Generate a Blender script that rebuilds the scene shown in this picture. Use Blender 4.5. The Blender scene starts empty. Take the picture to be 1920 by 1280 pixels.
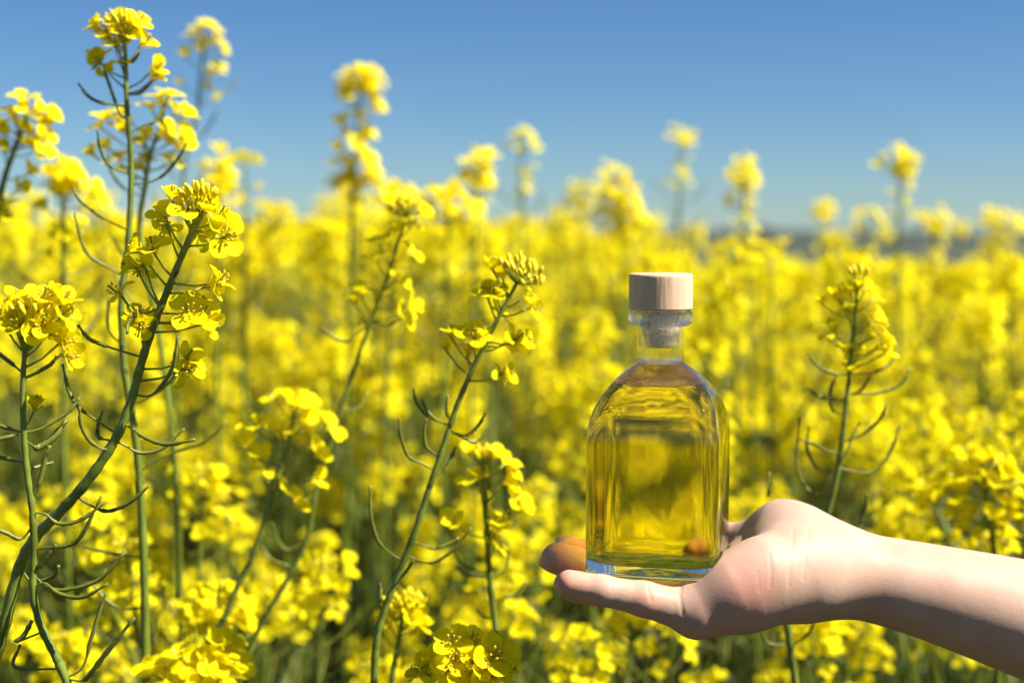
import bpy, math, random
import numpy as np
from mathutils import Vector, Matrix, noise

R = math.radians
scene = bpy.context.scene
COL = scene.collection
random.seed(11)
rng = np.random.default_rng(11)

# ------------------------------------------------------------------ camera
CAM_Z = 1.50
PITCH = R(4.3)
FPX = 50.0 / 36.0 * 1920.0
cam_d = bpy.data.cameras.new("camera")
cam = bpy.data.objects.new("camera", cam_d)
COL.objects.link(cam)
cam.location = (0, 0, CAM_Z)
cam.rotation_euler = (R(90) - PITCH, 0, 0)
cam_d.lens = 50
cam_d.sensor_width = 36
cam_d.clip_start = 0.02
cam_d.clip_end = 6000
cam_d.dof.use_dof = True
cam_d.dof.focus_distance = 0.70
cam_d.dof.aperture_fstop = 4.8
cam_d.dof.aperture_blades = 0
scene.camera = cam

def P(u, v, d):
    """world point seen at photo pixel (u, v) and standing d metres ahead"""
    a = (u - 960.0) / FPX
    b = (640.0 - v) / FPX
    fy = math.cos(PITCH) + b * math.sin(PITCH)
    fz = -math.sin(PITCH) + b * math.cos(PITCH)
    t = d / fy
    return Vector((a * t, d, CAM_Z + fz * t))

# ------------------------------------------------------------------ light
SUN_EL, SUN_AZ = R(50), R(-14)          # azimuth measured from +x, towards the camera
to_sun = Vector((math.cos(SUN_EL) * math.cos(SUN_AZ), math.cos(SUN_EL) * math.sin(SUN_AZ), math.sin(SUN_EL)))
sd = bpy.data.lights.new("sun", 'SUN')
sd.energy = 5.0
sd.angle = R(0.55)
sd.color = (1.0, 0.95, 0.87)
sun = bpy.data.objects.new("sun", sd)
sun.rotation_euler = to_sun.to_track_quat('Z', 'Y').to_euler()
sun.location = (3, -1, 5)
COL.objects.link(sun)

world = bpy.data.worlds.new("World")
scene.world = world
world.use_nodes = True
wn = world.node_tree
wn.nodes.clear()
sky = wn.nodes.new('ShaderNodeTexSky')
sky.sky_type = 'NISHITA'
sky.sun_disc = False
sky.sun_elevation = SUN_EL
sky.sun_rotation = math.atan2(to_sun.x, to_sun.y)
sky.altitude = 500
sky.air_density = 1.0
sky.dust_density = 0.0
sky.ozone_density = 3.0
hs = wn.nodes.new('ShaderNodeHueSaturation')
hs.inputs['Saturation'].default_value = 1.12
bg = wn.nodes.new('ShaderNodeBackground')
bg.inputs['Strength'].default_value = 0.033
wo = wn.nodes.new('ShaderNodeOutputWorld')
wn.links.new(sky.outputs[0], hs.inputs['Color'])
gm = wn.nodes.new('ShaderNodeMix')          # white balance of the sky light
gm.data_type = 'RGBA'
gm.blend_type = 'MULTIPLY'
gm.inputs[0].default_value = 1.0
gm.inputs[7].default_value = (0.75, 1.0, 1.28, 1)
wn.links.new(hs.outputs[0], gm.inputs[6])
wn.links.new(gm.outputs[2], bg.inputs['Color'])
wn.links.new(bg.outputs[0], wo.inputs['Surface'])

scene.view_settings.view_transform = 'Standard'
scene.view_settings.look = 'None'
scene.view_settings.exposure = 1.22
scene.view_settings.gamma = 1.0
scene.render.engine = 'CYCLES'
cy = scene.cycles
cy.max_bounces = 14
cy.transmission_bounces = 12
cy.transparent_max_bounces = 12
cy.diffuse_bounces = 6
cy.glossy_bounces = 6
cy.caustics_refractive = True
cy.caustics_reflective = False
cy.sample_clamp_indirect = 4.0
cy.blur_glossy = 0.5
cy.use_denoising = True

# ------------------------------------------------------------------ helpers
def tag(o, label=None, cat=None, group=None, kind=None):
    if label: o["label"] = label
    if cat: o["category"] = cat
    if group: o["group"] = group
    if kind: o["kind"] = kind
    return o

def empty(name, loc):
    o = bpy.data.objects.new(name, None)
    o.empty_display_size = 0.05
    o.location = loc
    COL.objects.link(o)
    return o

class MB:
    def __init__(s):
        s.v, s.f, s.m, s.n = [], [], [], 0
    def add(s, verts, faces, mat=0):
        verts = np.asarray(verts, dtype=np.float64).reshape(-1, 3)
        s.v.append(verts)
        b = s.n
        for f in faces:
            s.f.append([i + b for i in f])
            s.m.append(mat)
        s.n += len(verts)
    def merge(s, other, M=None):
        for vv in other.v:
            pass
        V = other.verts()
        if M is not None:
            A = np.array(M)
            V = V @ A[:3, :3].T + A[:3, 3]
        b = s.n
        s.v.append(V)
        s.f.extend([[i + b for i in f] for f in other.f])
        s.m.extend(other.m)
        s.n += len(V)
    def verts(s):
        return np.concatenate(s.v) if s.v else np.zeros((0, 3))
    def mesh(s, name, mats, smooth=True):
        me = bpy.data.meshes.new(name)
        me.from_pydata(s.verts().tolist(), [], s.f)
        for m in mats:
            me.materials.append(m)
        me.polygons.foreach_set('material_index', np.array(s.m, dtype=np.int32))
        if smooth:
            me.polygons.foreach_set('use_smooth', np.ones(len(s.f), dtype=bool))
        me.update()
        return me
    def obj(s, name, mats, parent=None, smooth=True):
        o = bpy.data.objects.new(name, s.mesh(name, mats, smooth))
        COL.objects.link(o)
        if parent is not None:
            o.parent = parent
        return o

def link_mesh(name, me, parent=None, M=None):
    o = bpy.data.objects.new(name, me)
    COL.objects.link(o)
    if parent is not None:
        o.parent = parent
    if M is not None:
        o.matrix_basis = M
    return o

def catmull(pts, n=6):
    pts = [Vector(p) for p in pts]
    if len(pts) < 3:
        return [pts[0].lerp(pts[-1], i / n) for i in range(n + 1)]
    ext = [pts[0] * 2 - pts[1]] + pts + [pts[-1] * 2 - pts[-2]]
    out = []
    for i in range(1, len(ext) - 2):
        p0, p1, p2, p3 = ext[i - 1:i + 3]
        for k in range(n):
            t = k / n
            out.append(0.5 * ((2 * p1) + (p2 - p0) * t + (2 * p0 - 5 * p1 + 4 * p2 - p3) * t * t + (3 * p1 - p0 - 3 * p2 + p3) * t ** 3))
    out.append(pts[-1].copy())
    return out

def tube(mb, pts, radii, seg=6, mat=0, cap=True):
    pts = [Vector(p) for p in pts]
    n = len(pts)
    if not hasattr(radii, '__len__'):
        radii = [radii] * n
    V, F = [], []
    t = (pts[1] - pts[0]).normalized()
    ref = Vector((0, 0, 1)) if abs(t.z) < 0.9 else Vector((1, 0, 0))
    a = t.cross(ref).normalized()
    for i in range(n):
        t = (pts[min(i + 1, n - 1)] - pts[max(i - 1, 0)])
        t = t.normalized() if t.length > 1e-9 else Vector((0, 0, 1))
        a = (a - t * a.dot(t))
        a = a.normalized() if a.length > 1e-9 else t.orthogonal().normalized()
        b = t.cross(a)
        for k in range(seg):
            w = 2 * math.pi * k / seg
            V.append(pts[i] + (a * math.cos(w) + b * math.sin(w)) * radii[i])
    for i in range(n - 1):
        for k in range(seg):
            k2 = (k + 1) % seg
            F.append((i * seg + k, i * seg + k2, (i + 1) * seg + k2, (i + 1) * seg + k))
    if cap:
        F.append(tuple(range(seg - 1, -1, -1)))
        F.append(tuple((n - 1) * seg + k for k in range(seg)))
    mb.add([tuple(v) for v in V], F, mat)

def resample(pts, n):
    """n+1 points evenly along the polyline, and its length"""
    A = np.array([tuple(p) for p in pts])
    d = np.concatenate([[0], np.cumsum(np.linalg.norm(np.diff(A, axis=0), axis=1))])
    s = np.linspace(0, d[-1], n + 1)
    return [Vector((np.interp(x, d, A[:, 0]), np.interp(x, d, A[:, 1]), np.interp(x, d, A[:, 2]))) for x in s], d[-1]

def at_len(pts, s):
    L = 0
    for i in range(len(pts) - 1):
        l = (pts[i + 1] - pts[i]).length
        if L + l >= s or i == len(pts) - 2:
            k = min(max((s - L) / max(l, 1e-9), 0), 1)
            return pts[i].lerp(pts[i + 1], k), (pts[i + 1] - pts[i]).normalized()
        L += l

# ------------------------------------------------------------------ materials
def new_mat(name):
    m = bpy.data.materials.new(name)
    m.use_nodes = True
    nt = m.node_tree
    nt.nodes.clear()
    out = nt.nodes.new('ShaderNodeOutputMaterial')
    return m, nt, out

def N(nt, kind, **kw):
    n = nt.nodes.new(kind)
    for k, v in kw.items():
        setattr(n, k, v)
    return n

def ramp(nt, stops, fac):
    r = N(nt, 'ShaderNodeValToRGB')
    el = r.color_ramp.elements
    while len(el) < len(stops):
        el.new(0.5)
    for e, (p, c) in zip(el, stops):
        e.position = p
        e.color = (*c, 1)
    nt.links.new(fac, r.inputs[0])
    return r.outputs[0]

def leafy(name, c1, c2, trans, rough=0.5, scale=180.0, tr_col=None, spec=0.3, bump=0.0):
    """thin plant tissue: reflects and lets light through"""
    m, nt, out = new_mat(name)
    tc = N(nt, 'ShaderNodeTexCoord')
    nz = N(nt, 'ShaderNodeTexNoise')
    nz.inputs['Scale'].default_value = scale
    nz.inputs['Detail'].default_value = 3
    nt.links.new(tc.outputs['Object'], nz.inputs['Vector'])
    geo = N(nt, 'ShaderNodeNewGeometry')
    mx = N(nt, 'ShaderNodeMath', operation='MULTIPLY_ADD')
    nt.links.new(geo.outputs['Random Per Island'], mx.inputs[0])
    mx.inputs[1].default_value = 0.55
    sb = N(nt, 'ShaderNodeMath', operation='MULTIPLY_ADD')
    nt.links.new(nz.outputs[0], sb.inputs[0])
    sb.inputs[1].default_value = 0.9
    sb.inputs[2].default_value = -0.22
    nt.links.new(sb.outputs[0], mx.inputs[2])
    col = ramp(nt, [(0.0, c1), (1.0, c2)], mx.outputs[0])
    pr = N(nt, 'ShaderNodeBsdfPrincipled')
    nt.links.new(col, pr.inputs['Base Color'])
    pr.inputs['Roughness'].default_value = rough
    pr.inputs['Specular IOR Level'].default_value = spec
    if bump:
        bp = N(nt, 'ShaderNodeBump')
        bp.inputs['Strength'].default_value = bump
        bp.inputs['Distance'].default_value = 0.0004
        n2 = N(nt, 'ShaderNodeTexNoise')
        n2.inputs['Scale'].default_value = 900
        nt.links.new(tc.outputs['Object'], n2.inputs['Vector'])
        nt.links.new(n2.outputs[0], bp.inputs['Height'])
        nt.links.new(bp.outputs[0], pr.inputs['Normal'])
    if trans > 0:
        tr = N(nt, 'ShaderNodeBsdfTranslucent')
        if tr_col:
            tr.inputs['Color'].default_value = (*tr_col, 1)
        else:
            nt.links.new(col, tr.inputs['Color'])
        ms = N(nt, 'ShaderNodeMixShader')
        ms.inputs[0].default_value = trans
        nt.links.new(pr.outputs[0], ms.inputs[1])
        nt.links.new(tr.outputs[0], ms.inputs[2])
        nt.links.new(ms.outputs[0], out.inputs['Surface'])
    else:
        nt.links.new(pr.outputs[0], out.inputs['Surface'])
    return m

M_PETAL = leafy('petal_yellow', (0.94, 0.79, 0.001), (0.97, 0.89, 0.012), 0.50, 0.6, 260, spec=0.06, bump=0.3)
M_SEPAL = leafy('sepal_yellow_green', (0.72, 0.58, 0.03), (0.80, 0.70, 0.08), 0.3, 0.5, 200)
M_STAMEN = leafy('stamen', (0.85, 0.62, 0.02), (0.90, 0.74, 0.05), 0.35, 0.6, 200)
M_BUD = leafy('bud_green_yellow', (0.66, 0.58, 0.02), (0.90, 0.72, 0.015), 0.15, 0.45, 300)
M_LEAF = leafy('leaf_green', (0.012, 0.030, 0.005), (0.038, 0.070, 0.010), 0.25, 0.5, 60)

def stem_mat(name, ca, cb, brown):
    m, nt, out = new_mat(name)
    tc = N(nt, 'ShaderNodeTexCoord')
    n1 = N(nt, 'ShaderNodeTexNoise')
    n1.inputs['Scale'].default_value = 35
    n1.inputs['Detail'].default_value = 4
    nt.links.new(tc.outputs['Object'], n1.inputs['Vector'])
    c = ramp(nt, [(0.3, ca), (0.65, cb)], n1.outputs[0])
    n2 = N(nt, 'ShaderNodeTexNoise')
    n2.inputs['Scale'].default_value = 140
    n2.inputs['Detail'].default_value = 2
    nt.links.new(tc.outputs['Object'], n2.inputs['Vector'])
    k = ramp(nt, [(0.62, (0, 0, 0)), (0.70, (1, 1, 1))], n2.outputs[0])
    mix = N(nt, 'ShaderNodeMix', data_type='RGBA')
    nt.links.new(k, mix.inputs[0])
    nt.links.new(c, mix.inputs[6])
    mix.inputs[7].default_value = (*brown, 1)
    pr = N(nt, 'ShaderNodeBsdfPrincipled')
    nt.links.new(mix.outputs[2], pr.inputs['Base Color'])
    pr.inputs['Roughness'].default_value = 0.42
    pr.inputs['Specular IOR Level'].default_value = 0.4
    wv = N(nt, 'ShaderNodeTexNoise')
    wv.inputs['Scale'].default_value = 400
    nt.links.new(tc.outputs['Object'], wv.inputs['Vector'])
    bp = N(nt, 'ShaderNodeBump')
    bp.inputs['Strength'].default_value = 0.3
    bp.inputs['Distance'].default_value = 0.0005
    nt.links.new(wv.outputs[0], bp.inputs['Height'])
    nt.links.new(bp.outputs[0], pr.inputs['Normal'])
    nt.links.new(pr.outputs[0], out.inputs['Surface'])
    return m

M_STEM = stem_mat('stem_green', (0.08, 0.11, 0.008), (0.20, 0.245, 0.03), (0.05, 0.06, 0.012))
M_STALK = leafy('flower_stalk_green', (0.26, 0.30, 0.02), (0.36, 0.38, 0.03), 0.1, 0.5, 200)
M_POD = stem_mat('pod_green', (0.09, 0.11, 0.009), (0.19, 0.20, 0.022), (0.08, 0.04, 0.01))

# ------------------------------------------------------------------ ground and far land
def ground_mat():
    m, nt, out = new_mat('soil_and_weeds')
    tc = N(nt, 'ShaderNodeTexCoord')
    n1 = N(nt, 'ShaderNodeTexNoise')
    n1.inputs['Scale'].default_value = 6
    n1.inputs['Detail'].default_value = 8
    nt.links.new(tc.outputs['Object'], n1.inputs['Vector'])
    c = ramp(nt, [(0.35, (0.03, 0.022, 0.012)), (0.55, (0.05, 0.04, 0.02)), (0.7, (0.03, 0.06, 0.015))], n1.outputs[0])
    pr = N(nt, 'ShaderNodeBsdfPrincipled')
    nt.links.new(c, pr.inputs['Base Color'])
    pr.inputs['Roughness'].default_value = 0.95
    nt.links.new(pr.outputs[0], out.inputs['Surface'])
    return m

def terrain(name, y0, y1, ny, nx, hfun, mat, spread=1.3, ease=2.0):
    mb = MB()
    V, F = [], []
    for j in range(ny + 1):
        y = y0 + (y1 - y0) * (j / ny) ** ease
        hw = max(12.0, abs(y) * spread)
        for i in range(nx + 1):
            x = -hw + 2 * hw * i / nx
            V.append((x, y, hfun(x, y)))
    for j in range(ny):
        for i in range(nx):
            a = j * (nx + 1) + i
            F.append((a, a + 1, a + nx + 2, a + nx + 1))
    mb.add(V, F)
    return mb.obj(name, [mat])

FIELD_END = 34.0
def sstep(a, b_, x):
    t = min(1, max(0, (x - a) / (b_ - a)))
    return t * t * (3 - 2 * t)
def ground_h(x, y):
    """level near by, then falling away, more so on the right; a vale and rising land far off"""
    if y <= 4:
        return 0.0
    fall = .003 + .0155 * sstep(-.02, .20, x / y)
    if y < FIELD_END:
        return -(y - 4) * fall
    t = y - FIELD_END
    h0 = -(FIELD_END - 4) * fall
    return h0 - 9.0 * sstep(0, 500, t) + 2.5 * sstep(500, 1400, t) + .8 * math.sin(x * .004 + 1.3) * min(t / 300, 1)

def far_mat():
    m, nt, out = new_mat('far_fields')
    tc = N(nt, 'ShaderNodeTexCoord')
    mp = N(nt, 'ShaderNodeMapping')
    mp.inputs['Scale'].default_value = (0.004, 0.012, 0.01)
    nt.links.new(tc.outputs['Object'], mp.inputs['Vector'])
    vo = N(nt, 'ShaderNodeTexVoronoi')
    vo.inputs['Scale'].default_value = 1.0
    nt.links.new(mp.outputs[0], vo.inputs['Vector'])
    sp = N(nt, 'ShaderNodeSeparateColor')
    nt.links.new(vo.outputs['Color'], sp.inputs[0])
    c = ramp(nt, [(0.1, (0.022, 0.034, 0.016)), (0.45, (0.032, 0.045, 0.02)), (0.7, (0.045, 0.045, 0.026)), (0.95, (0.018, 0.026, 0.014))], sp.outputs[0])
    pr = N(nt, 'ShaderNodeBsdfPrincipled')
    nt.links.new(c, pr.inputs['Base Color'])
    pr.inputs['Roughness'].default_value = 0.95
    nt.links.new(pr.outputs[0], out.inputs['Surface'])
    return m

M_FAR = far_mat()
g = terrain('ground', -12.0, FIELD_END, 40, 48, ground_h, ground_mat(), ease=1.0)
tag(g, kind='structure')
g2 = terrain('terrain', FIELD_END, 1500.0, 40, 30, ground_h, M_FAR)
tag(g2, kind='structure')

def hills_h(x, y):
    t = (y - 1400.0) / 1600.0
    env = math.sin(min(max(t, 0), 1) * math.pi) ** 0.8
    r = noise.fractal(Vector((x * 0.0011, y * 0.0009, 3.3)), 1.0, 2.0, 4)
    return -14.0 + env * (16.0 + 16.0 * r)
m_h = leafy('far_woods', (0.022, 0.032, 0.028), (0.035, 0.045, 0.036), 0.0, 0.95, 0.02)
h = terrain('hills', 1400.0, 3000.0, 24, 90, hills_h, m_h, spread=0.8, ease=1.0)
tag(h, kind='structure')

# ------------------------------------------------------------------ flowers
def petal_mb(L, W, cup, twist, curl, rs, nu=6, nv=8, mat=0):
    """one clawed petal from the origin along +x, faces +z; cup lifts it towards +z"""
    V, F = [], []
    x = z = 0.0
    ph = rs.uniform(0, 6.28)
    for j in range(nv + 1):
        s = 1 - (1 - j / nv) ** 1.25
        e = min(1, max(0, (s - .10) / .48)); e = e * e * (3 - 2 * e)
        w = W * .5 * (.15 + .85 * e)
        if s > .60:
            w *= math.sqrt(max(.06, 1 - ((s - .60) / .405) ** 2))
        ang = cup * (1 - s) ** 1.3 + curl * s
        if j:
            ds = s - s0
            x += L * ds * math.cos(ang)
            z += L * ds * math.sin(ang)
        s0 = s
        for i in range(nu + 1):
            t = 2 * i / nu - 1
            wob = (rs.uniform(-1, 1) * .018 + .03 * math.sin(3.2 * t + ph) + .02 * math.sin(7 * t + ph)) * L * max(0, s - .45) * 1.6
            V.append((x, w * t, z + (.10 + .2 * (1 - s)) * W * .5 * t * t + wob + twist * t * w * s))
    for j in range(nv):
        for i in range(nu):
            a = j * (nu + 1) + i
            F.append((a, a + 1, a + nu + 2, a + nu + 1))
    mb = MB()
    mb.add(V, F, mat)
    return mb

def rotz(a): return Matrix.Rotation(a, 4, 'Z')

def make_flower(kind, seed, nu=6, nv=8, stam=True):
    """flower at origin facing +z, base at origin. mats: 0 petal 1 sepal 2 stamen 3 pod green"""
    rs = random.Random(seed)
    mb = MB()
    st = MB()
    mm = 0.001
    if kind == 'open':
        L, W, cup, curl = 9.4, 8.0, R(66), R(2)
    elif kind == 'half':
        L, W, cup, curl = 9.2, 7.4, R(86), R(34)
    elif kind == 'closed':
        L, W, cup, curl = 8.0, 5.6, R(90), R(72)
    else:   # wilted
        L, W, cup, curl = 8.8, 6.0, R(70), R(-38)
    for k in range(4):
        p = petal_mb(L * mm * rs.uniform(.92, 1.08), W * mm * rs.uniform(.88, 1.1), cup * rs.uniform(.9, 1.08),
                     rs.uniform(-.25, .25), curl + rs.uniform(-.28, .28), rs, nu, nv)
        M = rotz(k * math.pi / 2 + rs.uniform(-.16, .16) + (0.12 if k % 2 else -0.12)) @ Matrix.Translation((0.0009, 0, 0))
        mb.merge(p, M)
    for k in range(4):
        p = petal_mb(5.2 * mm, 1.9 * mm, R(78), 0, R(48 if kind != 'wilt' else 10), rs, 2, 3, 1)
        mb.merge(p, rotz(k * math.pi / 2 + math.pi / 4 + rs.uniform(-.1, .1)) @ Matrix.Translation((0.0012, 0, -0.0003)))
    if stam:
        for k in range(6):
            a = k * math.pi / 3 + rs.uniform(-.15, .15)
            r1 = (1.5 if kind in ('open', 'wilt') else 1.0) * mm
            h_ = (6.6 if k % 3 else 4.6) * mm
            p0 = Vector((0.0005 * math.cos(a), 0.0005 * math.sin(a), 0.0002))
            p1 = Vector((r1 * math.cos(a), r1 * math.sin(a), h_ * .6))
            p2 = Vector((r1 * 1.5 * math.cos(a), r1 * 1.5 * math.sin(a), h_))
            tube(st, [p0, p1, p2], 0.00018, 4, 1)
            d = Vector((math.cos(a) * .5, math.sin(a) * .5, 1)).normalized()
            tube(st, [p2 - d * 0.0006, p2 - d * .0002, p2 + d * 0.0006, p2 + d * 0.001], [0.0002, 0.00048, 0.00048, 0.0001], 5, 0)
        tube(st, [(0, 0, 0), (0, 0, 0.004), (0, 0, 0.0072), (0, 0, 0.0078)], [0.0005, 0.0006, 0.00045, 0.0006], 6, 2)
    return mb, st

FL_MATS = [M_PETAL, M_SEPAL]
ST_MATS = [M_STAMEN, M_SEPAL, M_STALK]
FLOWERS = {}
for kd in ('open', 'half', 'closed', 'wilt'):
    FLOWERS[kd] = []
    for q in range(3):
        a, b = make_flower(kd, hash(kd) % 1 + q * 7 + len(kd))
        FLOWERS[kd].append((a, b, a.mesh('flower', FL_MATS), b.mesh('stamens', ST_MATS)))

def bud_mb(L, r, seg=6, mat=0):
    mb = MB()
    tube(mb, [(0, 0, 0), (0, 0, L * .18), (0, 0, L * .5), (0, 0, L * .85), (0, 0, L)], [r * .45, r * .85, r, r * .7, r * .15], seg, mat)
    return mb

def face_matrix(pos, d, spin, sc=1.0):
    q = Vector(d).normalized().to_track_quat('Z', 'Y')
    return Matrix.Translation(pos) @ q.to_matrix().to_4x4() @ rotz(spin) @ Matrix.Scale(sc, 4)

GA = 2.39996

def pod_path(base, out, up, stalk, L, rs, bend=1.0):
    """stalk out, then the pod curving upward"""
    p = [base]
    d = (out * 1.0 + up * rs.uniform(.05, .35)).normalized()
    p.append(base + d * stalk * .5)
    p.append(base + d * stalk + up * stalk * rs.uniform(-.05, .12))
    cur, n = p[-1], 5
    for k in range(n):
        w = (k + 1) / n
        d2 = (d * (1 - w * .75 * bend) + up * (0.25 + w * 1.0 * bend)).normalized()
        cur = cur + d2 * L / n
        p.append(cur)
    return p

def pod_tube(mb, p, rp=0.00095, rs_=0.00045, seg=6):
    """first three points are the thin stalk, the rest the pod"""
    path = catmull(p, 3)
    n = len(path)
    k0 = int(n * 2.2 / (len(p) - 1)) if len(p) > 3 else n // 2
    rad = []
    for i in range(n):
        if i < k0: rad.append(rs_)
        else:
            s = (i - k0) / max(1, n - 1 - k0)
            rad.append(rp * (0.75 + .35 * math.sin(s * math.pi)) if s < .82 else rp * .42)
    rad[-1] = rp * .55
    tube(mb, path, rad, seg, 0)

# ------------------------------------------------------------------ plant kinds for the field
def raceme_parts(axis, rs, nfl, nbud, npod, fl_len, stam=False, sc=1.0, polys=None):
    """axis: points from top to bottom. returns flower-head MB (mats 0 petal 1 sepal 2 bud 3 stem) and pods MB"""
    fl, pods = MB(), MB()
    top, t0 = at_len(axis, 0)
    upv = -t0
    for k in range(nbud):
        a = k * GA
        rr = 0.0016 + 0.0062 * math.sqrt(k / max(1, nbud))
        d = (Vector((math.cos(a), math.sin(a), 0)) * (0.25 + .9 * k / nbud) + upv).normalized()
        b = top + Vector((math.cos(a), math.sin(a), 0)) * rr * sc + upv * (0.006 - 0.006 * k / nbud)
        fl.merge(bud_mb(0.0052 * sc, 0.0013 * sc, 5, 2), face_matrix(b, d, 0))
        if k % 2 == 0:
            tube(fl, [top - upv * .003, b], 0.0004, 3, 3, False)
    for k in range(nfl):
        a = k * GA + rs.uniform(-.3, .3)
        s = 0.003 + fl_len * (k / nfl) ** 1.15
        b, t = at_len(axis, s)
        up = -t
        o = Vector((math.cos(a), math.sin(a), 0))
        ln = rs.uniform(.011, .019) * sc
        d = (o + up * rs.uniform(.25, .9) * (1 - .5 * k / nfl)).normalized()
        e = b + d * ln
        fd = (d + to_sun * .5 + Vector((rs.uniform(-.4, .4), rs.uniform(-.4, .4), rs.uniform(-.2, .5)))).normalized()
        kd = 'half' if k < nfl * .3 else rs.choice(['open', 'open', 'open', 'half'])
        if k > nfl * .75: kd = rs.choice(['open', 'wilt', 'half'])
        q = rs.choice(FLOWERS[kd])
        if polys:
            q = rs.choice(polys)
            fl.merge(q, face_matrix(e, fd, rs.uniform(0, 6), sc * rs.uniform(.85, 1.12)))
        else:
            fl.merge(q[0], face_matrix(e, fd, rs.uniform(0, 6), sc * rs.uniform(.85, 1.12)))
        tube(fl, [b, e], 0.00045, 3, 3, False)
    for k in range(npod):
        a = k * GA + 1
        s = fl_len + 0.008 + 0.011 * k
        b, t = at_len(axis, s)
        up = -t
        o = Vector((math.cos(a), math.sin(a), 0))
        pod_tube(pods, pod_path(b, o, up, rs.uniform(.012, .02), rs.uniform(.018, .03) + .0018 * k, rs, rs.uniform(.5, 1.1)), 0.0009, .0005, 4)
    return fl, pods

def leaf_mb(L, W, rs):
    V, F = [], []
    nv, nu = 7, 4
    x = z = 0
    for j in range(nv + 1):
        s = j / nv
        w = W * .5 * (math.sin(math.pi * min(1, s * .93 + .05)) ** .7) * (1 + .18 * math.sin(s * 19))
        a = R(50) - s * R(95)
        if j:
            x += L / nv * math.cos(a); z += L / nv * math.sin(a)
        for i in range(nu + 1):
            t = 2 * i / nu - 1
            V.append((x, w * t, z + abs(t) * w * .35 + rs.uniform(-.004, .004)))
    for j in range(nv):
        for i in range(nu):
            a = j * (nu + 1) + i
            F.append((a, a + 1, a + nu + 2, a + nu + 1))
    mb = MB(); mb.add(V, F)
    return mb

HEAD_MATS = [M_PETAL, M_SEPAL, M_BUD, M_STALK]

def make_proto(seed, H, nbr, low=.74):
    """parts of one field plant, base at origin"""
    rs = random.Random(seed)
    parts = []
    lean = Vector((rs.uniform(-.1, .1), rs.uniform(-.1, .1), 0))
    main = catmull([Vector((0, 0, 0)), lean * .2 + Vector((0, 0, H * .4)), lean * .6 + Vector((rs.uniform(-.02, .02), 0, H * .75)), lean + Vector((0, 0, H))], 6)
    stem = MB()
    n = len(main)
    tube(stem, main, [0.0055 - 0.0042 * (i / (n - 1)) for i in range(n)], 7)
    axes = [list(reversed(main))]
    for k in range(nbr):
        s = rs.uniform(.42, .82)
        i = int(s * (n - 1))
        b = main[i]
        a = k * GA + rs.uniform(-.4, .4)
        o = Vector((math.cos(a), math.sin(a), 0))
        ln = (H - b.z) * rs.uniform(low, 1.02)
        sp = rs.uniform(.05, .16)
        br = catmull([b, b + o * sp * .55 + Vector((0, 0, ln * .3)), b + o * sp * .9 + Vector((0, 0, ln * .65)), b + o * sp * 1.05 + Vector((0, 0, ln))], 5)
        m = len(br)
        tube(stem, br, [0.003 - 0.0019 * (j / (m - 1)) for j in range(m)], 6)
        axes.append(list(reversed(br)))
        lf = leaf_mb(rs.uniform(.05, .09), rs.uniform(.014, .025), rs)
        parts.append(('leaf', lf.mesh('leaf', [M_LEAF]), face_matrix(b, Vector((0, 0, 1)), a)))
    parts.insert(0, ('stem', stem.mesh('stem', [M_STEM]), None))
    for k, ax in enumerate(axes):
        fl, pods = raceme_parts(ax, rs, rs.randint(13, 25), 12, rs.randint(7, 12), rs.uniform(.03, .06), sc=1.15)
        parts.append(('flower_head', fl.mesh('flower_head', HEAD_MATS), None))
        parts.append(('seed_pods', pods.mesh('seed_pods', [M_POD]), None))
    for k in range(5):
        b = main[int(rs.uniform(.1, .55) * (n - 1))]
        a = rs.uniform(0, 6.28)
        lf = leaf_mb(rs.uniform(.12, .2), rs.uniform(.04, .075), rs)
        parts.append(('leaf', lf.mesh('leaf', [M_LEAF]), face_matrix(b, Vector((0, 0, 1)), a)))
    return parts

PROTO_H = 1.38
PROTOS = [make_proto(100 + i, PROTO_H, 4) for i in range(5)]
WIDE = [make_proto(200 + i, PROTO_H, 6, .50) for i in range(6)]

def place_proto(parts, loc, rz, sc, label, group, tilt=(0, 0)):
    root = empty('rapeseed_plant', loc)
    root.rotation_euler = (tilt[0], tilt[1], rz)
    root.scale = (sc, sc, sc)
    tag(root, label, 'rapeseed plant', group)
    for nm, me, M in parts:
        link_mesh(nm, me, root, M)
    return root

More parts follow.
